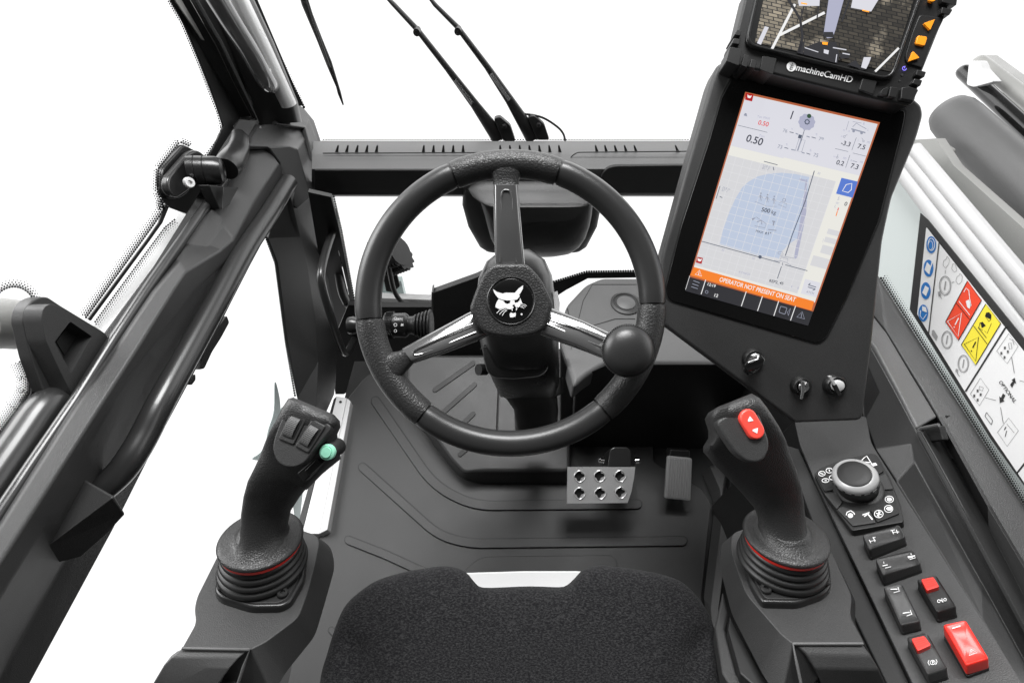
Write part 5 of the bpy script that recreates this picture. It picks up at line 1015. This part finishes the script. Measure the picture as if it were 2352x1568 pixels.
# recess channel
sheet('recess', [[XP(.568).at(*p) for p in V_((2154, 957), (2200, 1040), (2268, 1162), (2500, 1548))], [ZP(.585).at(*p) for p in V_((2150, 990), (2190, 1060), (2270, 1210), (2440, 1540))], [XP(.530).at(*p) for p in V_((2112, 990), (2140, 1040), (2230, 1205), (2420, 1560))]], 'plastic_dark', tr_, .004, .003)
plate('recess_end', m16((345, 1000), (505, 965), (540, 1090), (400, 1110)), XP(.548), .008, 'plastic_dark', tr_, .002)
sheet('inner_face', [[XP(.534).at(*p) for p in V_((1915, 700), (1990, 780), (2040, 870), (2102, 985), (2112, 1008), (2270, 1290), (2440, 1610))],
                     [XP(.530).at(*p) for p in V_((1905, 720), (1975, 800), (2020, 900), (2092, 1020), (2100, 1060), (2255, 1340), (2420, 1640))],
                     [PC.off(-.004).at(*p) for p in V_((1880, 790), (1960, 880), (1986, 965), (2010, 1030), (2060, 1105), (2260, 1425), (2420, 1690))]], 'plastic', tr_, .006, .003)
bm = bmesh.new(); tube_bm(bm, [XP(.534).at(*p) for p in rnd(m16((500, 960), (345, 990), (335, 1010), (640, 1568), (1000, 2250)), 5, 4, False)], .0022, 8); obj('recess_edge', bm, 'plastic_light', tr_)

# =================================================================== OUTSIDE, right: boom side, cylinder, hose
XO = XP(.85)
bs = thing('boom_side', 'white painted machine side with three parallel rounded rails seen through the side window', 'machine body', tuple(XO.at(2200, 700)))
plate('side_panel', m7((1300, -300), (1560, -250), (1640, -20), (2352, 960), (3000, 1900), (3000, 3200), (2300, 2100), (1300, 900)), XO, .03, 'body_green', bs)
for a, b, r in (((2128, 459), (2420, 845), .0175), ((2166, 459), (2440, 795), .015), ((2198, 459), (2460, 775), .0125)):
    d = (b[0]-a[0])/(b[1]-a[1]); a0 = (a[0]-118*d, a[1]-118)
    tube('rail', [XP(.84).at(*a0), XP(.84).at(*b), XP(.84).at(b[0]+300*d, b[1]+300)], r, 'white_rail', bs, 20)
plate('gray_panel', V_((2085, 322), (2150, 318), (2190, 380), (2480, 640), (2480, 900), (2230, 500), (2120, 345)), XP(.92), .02, 'grey_paint', bs)
plate('bracket', rnd(m6((1660, 950), (1800, 945), (1850, 975), (1830, 1020), (1700, 1000)), 6), XP(.93), .02, 'grey_paint', bs, .004)
hc = thing('hydraulic_cylinder', 'thick black hydraulic cylinder lying outside the side window', 'cylinder', tuple(XP(1.02).at(2170, 270)))
def rod(name, a, b, x, wpx, mt, par, cap=True):
    A, B = XP(x).at(*a), XP(x).at(*b); T = (B-A).normalized(); dA = (A-CAM).dot(FW); r = wpx/FPX*dA
    P = [A-T*r*.55, A-T*r*.45, A-T*r*.2, A+T*r*.2, A+T*r*.7, B, B+T*.8]; R = [r*.02, r*.55, r*.85, r*.97, r, r, r]
    bm = bmesh.new(); tube_bm(bm, P, R, 32); return obj(name, bm, mt, par, angle=70)
rod('barrel', (2185, 262), (2400, 470), 1.02, 45, 'hose_dark', hc)
hs = thing('rail_tube', 'black tube with a white clip above the thick cylinder outside the window', 'tube', tuple(XP(1.1).at(2215, 165)))
rod('tube', (2212, 162), (2400, 335), 1.1, 15, 'black_gloss', hs)
rod('upper_tube', (2248, 140), (2440, 290), 1.14, 14, 'grey_paint', hs)
plate('clip', rnd(V_((2226, 140), (2248, 140), (2256, 160), (2282, 188), (2236, 200), (2220, 195)), 5), XP(1.07), .02, 'white_dull', hs, .003)
wp = thing('outer_cover', 'pale grey cover plate behind the black tube outside the window', 'cover', tuple(XP(1.25).at(2300, 180)))
plate('cover_plate', rnd(V_((2243, 130), (2262, 125), (2500, 300), (2500, 420), (2262, 170)), 6), XP(1.25), .03, 'grey_paint', wp, .004)

# =================================================================== LEFT DOOR
door = thing('cab_door', 'dark grey cab door with a long sloping inner beam left of the seat', 'door', (-.53, .3, .55))
rs = V_((571, 333), (467, 494), (443, 524), (422, 556), (399, 598), (344, 668), (251, 808), (171, 921), (-4, 1197), (-144, 1420), (-304, 1650))
ra_ = V_((616, 337), (527, 459), (511, 515), (478, 565), (412, 603), (353, 672), (259, 812), (180, 925), (4, 1201), (-138, 1424), (-298, 1654))
rb = V_((641, 374), (585, 460), (537, 550), (508, 574), (426, 624), (402, 659), (316, 799), (223, 944), (55, 1206), (-80, 1415), (-240, 1680))
rc = V_((655, 392), (606, 480), (545, 577), (504, 614), (445, 668), (420, 704), (342, 805), (264, 924), (104, 1205), (-20, 1405), (-150, 1700))
rdn = V_((672, 420), (636, 492), (600, 565), (575, 612), (535, 690), (505, 750), (435, 880), (345, 1049), (262, 1215), (72, 1568), (-10, 1720))
row = lambda L, x: [XP(xx).at(*p) for p, xx in zip(L, x if isinstance(x, (list, tuple)) else [x]*len(L))]
xa = [-.53]*11
sheet('beam', [row(rs, -.55), row(ra_, xa), row(rb, -.508), row(rc, -.512),
               row([((a[0]*.45+b[0]*.55), (a[1]*.45+b[1]*.55)) for a, b in zip(rc, rdn)], [-.53, -.53, -.53, -.535, -.54, -.545, -.545, -.55, -.55, -.55, -.55]), row(rdn, [-.535, -.535, -.535, -.54, -.55, -.56, -.56, -.56, -.56, -.55, -.545])], 'plastic', door, .012, .004)
plate('beam_end', mC((690, 1145), (770, 990), (850, 1150), (930, 1275), (900, 1340), (840, 1450), (600, 1400)), XP(-.56), .02, 'plastic_dark', door)
# glossy seal
tube('door_seal', [XP(-.55).at(*p) for p in mC((770, 1000), (640, 1210), (500, 1420))+mA((1235, 140), (885, 640), (552, 1140), (285, 1568))+mB((250, 825), (0, 1200), (-400, 1800))], .0075, 'paint_gloss', door, 14)
# inner frame strip
F_ = V_((545, 300), (505, 365), (447, 459), (355, 606), (240, 764), (100, 985), (-30, 1195), (-200, 1460)); G_ = V_((566, 322), (523, 395), (474, 472), (378, 610), (258, 790), (150, 955), (10, 1165), (-160, 1430))
sheet('frame_strip', [row(F_, -.575), row(G_, -.56)], 'plastic_dark', door, .008, .002)
# handle tube along the beam
hp = V_((664, 416), (636, 462), (610, 504), (556, 586), (494, 700), (426, 822), (369, 925), (333, 997), (303, 1048), (272, 1089), (228, 1128))
tube('handrail', [XP(x).at(*p) for p, x in zip(hp, [-.50, -.50, -.50, -.50, -.495, -.495, -.495, -.50, -.51, -.53, -.54])], [.0165]*5+[.0165]*3+[.015, .013, .012], 'paint_gloss', door, 24, 5) if 0 else tube('handrail', smooth([XP(x).at(*p) for p, x in zip(hp, [-.50, -.50, -.50, -.50, -.50, -.50, -.50, -.505, -.51, -.52, -.535])], 5), .0175, 'tube_paint', door, 24)
# lever scoop near the bottom
facets('pull_scoop', {'a': (*mB((615, 912))[0], -.535), 'b': (*mB((885, 1070))[0], -.478), 'c': (*mB((980, 1212))[0], -.475), 'd': (*mB((870, 1325))[0], -.50), 'h': (*mB((640, 1540))[0], -.535), 'e': (*mB((400, 1600))[0], -.55), 'f': (*mB((285, 1475))[0], -.55), 'g': (*mB((345, 1475))[0], -.53)},
       [('a', 'b', 'g', 'f'), ('b', 'c', 'd', 'h', 'e', 'g'), ('g', 'e', 'f')], 'plastic', door, .004, .003)
plate('scoop_opening', mB((735, 788), (845, 942), (800, 1000), (640, 930), (700, 820)), XP(-.549), .004, 'black', door, .001)
plate('lower_recess', rnd(m3((560, 690), (390, 1100), (225, 1195), (85, 1070), (80, 830), (250, 640)), 22), XP(-.556), .012, 'plastic_dark', door, .008, 5)
# upper door frame strip along the glass
UA = mC((100, 0), (215, 210), (300, 420), (440, 700), (610, 920), (500, 1060), (330, 1290)); UB = mC((240, 0), (370, 220), (520, 480), (640, 720), (715, 920), (650, 1010), (500, 1200))
def nar(L, dx): return [(x+dx, y) for x, y in L]
sheet('upper_frame', [row(mC((200, -60), (235, 0), (440, 360), (580, 660), (718, 915), (655, 1010)), -.575), row(mC((225, -60), (262, 0), (468, 345), (625, 665), (766, 945), (690, 1110)), -.56)], 'plastic', door, .008, .003)
sheet('upper_frame_face', [row(mC((55, -60), (95, 0), (330, 420), (520, 720), (618, 925), (560, 990)), -.60), row(mC((200, -60), (235, 0), (440, 360), (580, 660), (718, 915), (655, 1010)), -.577)], 'plastic_dark', door, .006, .002)
facets('frame_corner', {'a': (*mC((618, 928))[0], -.585), 'b': (*mC((766, 945))[0], -.555), 'c': (*mC((690, 1115))[0], -.55), 'd': (*mC((500, 1410))[0], -.56), 'e': (*mC((420, 1240))[0], -.59)}, [('a', 'b', 'c', 'd', 'e')], 'plastic', door, .01, .004)
# glass pane with dots
XG = XP(-.605)
gpt = V_((320, -200), (400, 20), (560, 290), (500, 375), (400, 525), (205, 745), (40, 990), (-300, 1500), (-900, 1500), (-900, -200))
plate('glass_pane', gpt, XG, .005, 'glass', door)
XB = XP(-.600)
blk = mC((55, -60), (100, 30), (185, 170), (235, 290), (310, 470), (400, 700), (470, 880), (500, 990), (495, 1070), (370, 1235), (300, 1330))
plate('glass_border', blk+mC((330, 1400), (430, 1290), (570, 1060), (620, 960), (420, 600), (230, 280), (120, 0), (95, -60)), XB, .002, 'black', door)
plate('gap_shade_sheet', mC((262, -60), (350, -60), (560, 300), (700, 560), (800, 800), (960, 880), (1100, 880), (1150, 1000), (690, 1015), (640, 900), (540, 640), (400, 300)), XP(-.592), .004, 'black', door)  # black sheet added behind the frame, shade of the open gap as colour
plate('gap_shade_sheet', mC((100, 0), (240, 290), (400, 690), (500, 990), (380, 1240), (470, 1400), (640, 1060), (700, 940), (560, 640), (430, 350), (240, -20), (140, -60)), XP(-.598), .003, 'black', door)  # second black sheet added to darken the wedge beside the glass border
plate('latch_backing', rnd(mC((-8, 1500), (0, 1330), (160, 1125), (240, 1165), (380, 1235), (540, 1100), (640, 1300), (470, 1640), (330, 1720), (60, 1620)), 10), XP(-.601), .003, 'black', door)
frit('dotted_border', mC((30, 1620), (-14, 1500), (-6, 1325), (156, 1120), (240, 1155)), XB, door, 4, 6, 3.0, 1)
frit('dotted_border', nar(blk, 0), XB, door, 3, 6, 3.2, -1)
lowb = V_((330, 455), (378, 470), (386, 492), (370, 520), (300, 622), (215, 735))
plate('glass_border', mA((985, 30), (1010, 60), (960, 180), (860, 320), (400, 945), (380, 930), (840, 310), (930, 180)), XB, .002, 'black', door)
frit('dotted_border', mA((965, 0), (980, 70), (900, 190), (820, 300), (365, 925)), XB, door, 5, 6.2, 3.2, -1)
frit('dotted_border', mA((1050, 150), (975, 210), (420, 960)), XB, door, 4, 6.2, 2.8, 1, 'plastic_light')
plate('outer_strip', mA((1100, 20), (1220, 60), (1130, 160), (905, 500), (500, 1045), (420, 980), (985, 200), (1060, 170)), Pl(XP(-.625).at(*mA((900, 500))[0]), (.45, .15, .87)), .004, 'white_paint', door)
mb = mB((190, 0), (240, 130), (235, 260), (150, 400), (-40, 640), (-200, 860))
frit('dotted_border', nar(mb, 0), XB, door, 8, 6.0, 3.4, -1)
plate('glass_border', mB((200, 0), (250, 140), (245, 260), (160, 400), (-40, 680), (-200, 900), (-180, 920), (0, 700), (300, 270), (300, 0)), XB, .002, 'black', door)
arc = [(32+46*math.cos(a)*1.05, 712-52*math.sin(a)) for a in [math.radians(200-8*i) for i in range(24)]]
frit('dotted_border', arc, XB, door, 5, 6.2, 3.2, 1)
plate('outer_strip', mC((105, -30), (230, -30), (370, 240), (420, 350), (330, 310), (240, 180), (130, 20)), XP(-.588), .002, 'grey_paint', door)
# window lock housing
hb = m2((150, 660), (165, 580), (205, 530), (255, 505), (310, 500), (400, 560), (680, 730), (728, 800), (700, 880), (480, 1165), (430, 1130), (290, 1130), (205, 900))
hz = plate('lock_housing', rnd(hb, [10, 12, 12, 8, 8, 8, 8, 10, 10, 4, 4, 4, 10]), XP(-.585), .016, 'plastic', door, .006, 4)
hb2 = m2((270, 640), (285, 570), (330, 545), (420, 575), (690, 740), (722, 800), (695, 880), (480, 1160), (380, 960), (300, 790))
plate('housing_face', rnd(hb2, [12, 10, 8, 6, 8, 10, 10, 4, 14, 10]), XP(-.562), .0225, 'plastic', hz, .009, 4)
def cut(o, outline, pl, th):
    b = bmesh.new(); plate_bm(b, outline, pl, th); bmesh.ops.recalc_face_normals(b, faces=b.faces[:]); m_ = bpy.data.meshes.new('cutter'); b.to_mesh(m_); c = bpy.data.objects.new('cutter', m_); S.collection.objects.link(c)
    k = o.modifiers.new('cut', 'BOOLEAN'); k.object = c; k.solver = 'EXACT'; bpy.context.view_layer.update()
    me_ = bpy.data.meshes.new_from_object(o.evaluated_get(bpy.context.evaluated_depsgraph_get())); o.data = me_
    for q_ in list(o.modifiers): o.modifiers.remove(q_)
    bpy.data.objects.remove(c)
cut(bpy.data.objects['housing_face'], rnd(m2((495, 662), (636, 760), (500, 1000), (392, 795)), 4), XP(-.555), .036)
plate('recess_floor', m2((480, 640), (660, 760), (510, 1030), (370, 795)), XP(-.5835), .003, 'plastic_dark', hz)
0 and facets('grip_recess', {'a': (*m2((495, 662))[0], -.563), 'b': (*m2((636, 760))[0], -.563), 'c': (*m2((500, 1000))[0], -.563), 'd': (*m2((392, 795))[0], -.563), 'e': (*m2((515, 790))[0], -.60)},
       [('a', 'b', 'e'), ('b', 'c', 'e'), ('c', 'd', 'e'), ('d', 'a', 'e')], 'plastic_dark', hz, .001, 0)
# lower pull tube
lt = [XP(-.585).at(*p) for p in mB((455, 330), (400, 350), (330, 420), (200, 610), (0, 900), (-300, 1340))]
tube('pull_tube', smooth(lt, 5), .022, 'tube_paint', door, 28)
plate('tube_bracket', mB((300, 268), (485, 262), (530, 305), (500, 400), (400, 330), (250, 330)), XP(-.60), .02, 'paint_gloss', door, .003)
# mirror arm outside the glass
mir = tube('mirror_arm', [XP(-.66).at(*p) for p in V_((-60, 745), (0, 742), (34, 745))], .033, 'grey_paint', None, 28); tag(mir, 'thick grey round mirror arm entering at the left photo edge', 'mirror arm')
# latch
la_ = thing('window_latch', 'black swivel latch with a curved handle on the door window', 'latch', tuple(XP(-.56).at(440, 400)))
plate('latch_pad', rnd(mC((15, 1330), (180, 1140), (230, 1150), (250, 1180), (240, 1500), (150, 1560), (60, 1560), (20, 1480)), 16), XP(-.595), .012, 'plastic_satin', la_, .004, 4)
plate('latch_plate', rnd(mC((60, 1400), (240, 1190), (290, 1175), (340, 1200), (365, 1260), (250, 1480), (130, 1560), (70, 1500)), 18), XP(-.58), .014, 'paint_gloss', la_, .004, 4)
A, B = mC((225, 1335), (500, 1340)); a3 = XP(-.575).at(*A); b3 = XP(-.525).at(*B); ax = (b3-a3); H = ax.length
lathe('latch_barrel', [(.024, 0), (.0245, H*.2), (.0235, H*.215), (.0245, H*.23), (.0245, H*.45), (.0235, H*.465), (.0245, H*.48), (.0245, H*.80), (.022, H*.95), (.016, H*1.02), (.013, H*1.02), (.012, H*.99), (0, H*.99)], a3, ax, 'plastic_satin', la_, 40)
tube('latch_lever', smooth([XP(x).at(*p) for p, x in zip(mC((612, 1045), (628, 1100), (612, 1180), (570, 1250), (520, 1325)), (-.56, -.553, -.545, -.535, -.53))], 5), [.012, .013, .0145, .016, .0165, .017, .0175, .018, .0185, .019, .0195, .02, .0205, .021, .0215, .022, .0225, .023, .023, .022, .02], 'plastic_satin', la_, 24)
screw(XP(-.562).at(*mC((222, 1432))[0]), (.9, -.4, .3), .009, la_, 'steel', 'bolt')
plate('latch_tongue', mC((385, 1450), (500, 1460), (560, 1600), (470, 1640)), XP(-.528), .02, 'black', la_, .002)
plate('latch_slot', mC((500, 1468), (615, 1470), (545, 1600), (490, 1640)), XP(-.516), .001, 'black', la_)

# =================================================================== FRONT LEFT PILLAR
pi = thing('front_pillar', 'dark front left cab pillar with a grey corner cover joining door beam and crossbar', 'pillar', (-.52, 1.0, .1))
# upper pillar post
px_ = [(*mC((330, -60), (690, -60)), YP(1.10), .05), (*mC((560, 380), (870, 330)), YP(1.10), .05), (*mC((745, 800), (1065, 800)), YP(1.08), .05), (*mC((760, 980), (1100, 960)), YP(1.08), .05)]
loft('upper_post', px_, 'paint_gloss', pi, 28, 4)
tube('post_reflection', [YP(1.045).at(*p) for p in mC((600, -40), (815, 400), (1010, 822))], .017, 'steel', pi, 24)  # pale steel tube standing for the bright reflection along the post
fa = facets('corner_cover', {'A': (*mC((690, 1145))[0], -.535), 'B': (*mC((770, 985))[0], -.545), 'B2': (*mC((815, 975))[0], -.545), 'C': (*mC((1110, 990))[0], -.54), 'D': (*mC((1013, 1150))[0], -.50), 'E': (*mC((1165, 1050))[0], -.53), 'F': (*mC((1078, 1168))[0], -.485),
      'G': (*mC((1172, 1130))[0], -.52), 'G2': (*mC((1250, 1340))[0], -.50), 'H': (*mC((1182, 1550))[0], -.49), 'K': (*mC((935, 1275))[0], -.51), 'I': (*mC((850, 1150))[0], -.52), 'J': (*mC((1080, 1640))[0], -.50), 'L': (*mC((900, 1500))[0], -.54)},
      [('A', 'B', 'B2', 'C', 'D', 'I'), ('D', 'C', 'E', 'F'), ('F', 'E', 'G', 'G2', 'H'), ('I', 'D', 'F', 'H', 'J', 'L', 'K')], 'plastic', pi, .012, .0035)
facets('cover_bracket', {'a': (*mC((878, 905))[0], -.56), 'b': (*mC((1075, 798))[0], -.56), 'c': (*mC((1130, 852))[0], -.56), 'd': (*mC((1175, 915))[0], -.55), 'e': (*mC((1140, 1000))[0], -.52), 'f': (*mC((912, 968))[0], -.54), 'g': (*mC((1208, 945))[0], -.56), 'h': (*mC((1300, 1210))[0], -.50), 'i': (*mC((1282, 1300))[0], -.49), 'j': (*mC((1208, 1248))[0], -.49), 'k': (*mC((1170, 1100))[0], -.50)},
       [('a', 'b', 'c', 'd', 'e', 'f'), ('d', 'c', 'g', 'h', 'i', 'j', 'k', 'e')], 'plastic', pi, .012, .003)
plate('cover_gap', mC((1100, 960), (1170, 1050), (1240, 1330), (1290, 1320), (1215, 1180), (1170, 1000)), XP(-.56), .02, 'black', pi)
# lower pillar
l1 = V_((640, 440), (616, 548), (638, 604), (662, 787), (684, 912), (700, 1010)); l2 = V_((664, 440), (690, 545), (706, 612), (724, 730), (731, 830), (722, 1010)); l3 = V_((708, 440), (725, 520), (742, 580), (766, 700), (776, 800), (768, 905))
sheet('lower_post', [row(l1, [-.53, -.56, -.56, -.56, -.56, -.55]), row(l2, [-.50, -.53, -.53, -.53, -.53, -.52]), row(l3, [-.50, -.52, -.53, -.53, -.53, -.53])], 'plastic', pi, .01, .004)
plate('pillar_back', m18((-30, 0), (150, 40), (215, 300), (330, 880), (340, 1120), (480, 1180), (480, 1500), (180, 1568), (120, 900)), YP(.93) if 0 else Pl((-.5, .98, .3), (0, -1, -.25)), .01, 'black', pi)
frit('dotted_border', V_((612, 545), (634, 604), (658, 787), (680, 912)), XP(-.565), pi, 2, 5.6, 2.8, -1)
# grab handles
gh = thing('grab_handle', 'shiny grey steel grab handle loop on the upper pillar', 'grab handle', tuple(XP(-.53).at(600, 200)))
tube('handle_tube', smooth([XP(x).at(*p) for p, x in zip(mC((415, -60), (560, 180), (700, 400), (800, 580), (850, 655), (872, 640), (868, 570), (850, 520)), (-.50, -.50, -.50, -.50, -.505, -.52, -.55, -.57))], 6), .018, 'silver' if 0 else 'spoke_gloss', gh, 24)
ah = thing('assist_rail', 'bent dark gloss assist rail on the lower front pillar beside the wheel rim', 'assist rail', tuple(XP(-.47).at(770, 810)))
tube('rail_tube', smooth([XP(x).at(*p) for p, x in zip(m18((60, 130), (105, 85), (155, 130), (175, 210), (160, 310), (105, 480), (70, 640), (85, 760), (150, 980), (215, 1180), (262, 1262), (300, 1215), (345, 1110)), (-.52, -.50, -.48, -.47, -.46, -.455, -.45, -.45, -.45, -.455, -.46, -.48, -.50))], 6), .0095, 'paint_gloss', ah, 20)
tube('rail_bracket', [XP(-.50).at(*p) for p in m18((270, 880), (330, 930))], .009, 'paint_gloss', ah, 16)
tube('inner_rail', smooth([XP(x).at(*p) for p, x in zip(m18((165, 420), (200, 600), (235, 780), (275, 870)), (-.52, -.515, -.51, -.50))], 5), .012, 'plastic_satin', ah, 16)

# =================================================================== things seen through the lower windscreen
wl = thing('work_lamp', 'dark finned work lamp with a cable outside, half hidden by the wheel rim', 'lamp', tuple(YP(1.25).at(905, 690)))
c = YP(1.25).at(897, 586)
bm = bmesh.new(); axw = Vector((.5, -.1, .3)).normalized(); u_, w_ = frame_of(axw, Vector((0, 0, 1)))
for k in range(7):
    z0 = .014*k-.045; rings = []
    for h_ in (0, .007):
        rings.append([bm.verts.new(c+axw*(z0+h_)+(u_*math.cos(a)*.072+w_*math.sin(a)*.05)*(1+.07*math.cos(14*a))) for a in [2*math.pi*i/84 for i in range(84)]])
    bm.faces.new(rings[0]); bm.faces.new(rings[1][::-1])
    for i in range(84): bm.faces.new((rings[0][i], rings[0][(i+1) % 84], rings[1][(i+1) % 84], rings[1][i]))
obj('cooling_fins', bm, 'plastic_dark', wl, smooth_=False)
lathe('lamp_core', [(.05, -.05), (.05, .05)], c, axw, 'plastic_dark', wl, 24)
plate('lamp_bracket', m18((560, 600), (650, 590), (690, 740), (640, 790), (580, 780), (560, 690)), YP(1.24), .01, 'plastic_dark', wl, .003)
tube('lamp_cable', smooth([YP(1.2).at(*p) for p in m18((598, 560), (640, 760), (700, 860), (780, 920))], 5), .009, 'plastic_dark', wl, 12)
os_ = thing('outer_ledge', 'pale grey ledge and block outside, behind the indicator stalk', 'ledge', tuple(YP(1.22).at(930, 700)))
plate('ledge_bar', V_((860, 684), (995, 689), (997, 706), (860, 706)), YP(1.22), .03, 'white_dull', os_, .002)
plate('ledge_block', m18((540, 700), (700, 700), (730, 832), (540, 830)), YP(1.28), .03, 'teal', os_, .003)

# leaf shaped sticker on the door glass
sk = thing('leaf_sticker', 'pale grey-green curved leaf stickers on the glass left of the joystick', 'sticker', tuple(XP(-.60).at(640, 960)))
for L in (m9((1128, 215), (1165, 330), (1180, 450), (1175, 560), (1120, 680), (1050, 800), (1065, 680), (1120, 490)), m9((1185, 480), (1230, 460), (1290, 480), (1240, 560), (1185, 620)), m9((1050, 820), (1090, 850), (1010, 960), (960, 980), (908, 962), (980, 910))):
    plate('sticker_leaf', smooth(L, 4, True), XP(-.62), .0015, 'teal', sk)
plate('sticker_leaf', m9((1310, 1430), (1400, 1290), (1370, 1568), (1330, 1568)), XP(-.55), .0015, 'teal', sk)
# small fixings below the handrail
for nm, L in (('rubber_stop', mA((1465, 905), (1485, 960), (1420, 1080), (1350, 1190), (1290, 1320), (1245, 1330), (1300, 1180), (1400, 1000))), ('rubber_stop', mA((1220, 1360), (1222, 1410), (1190, 1452), (1170, 1440)))):
    plate(nm, rnd(L, 4), XP(-.56), .01, 'plastic_dark', door, .003)
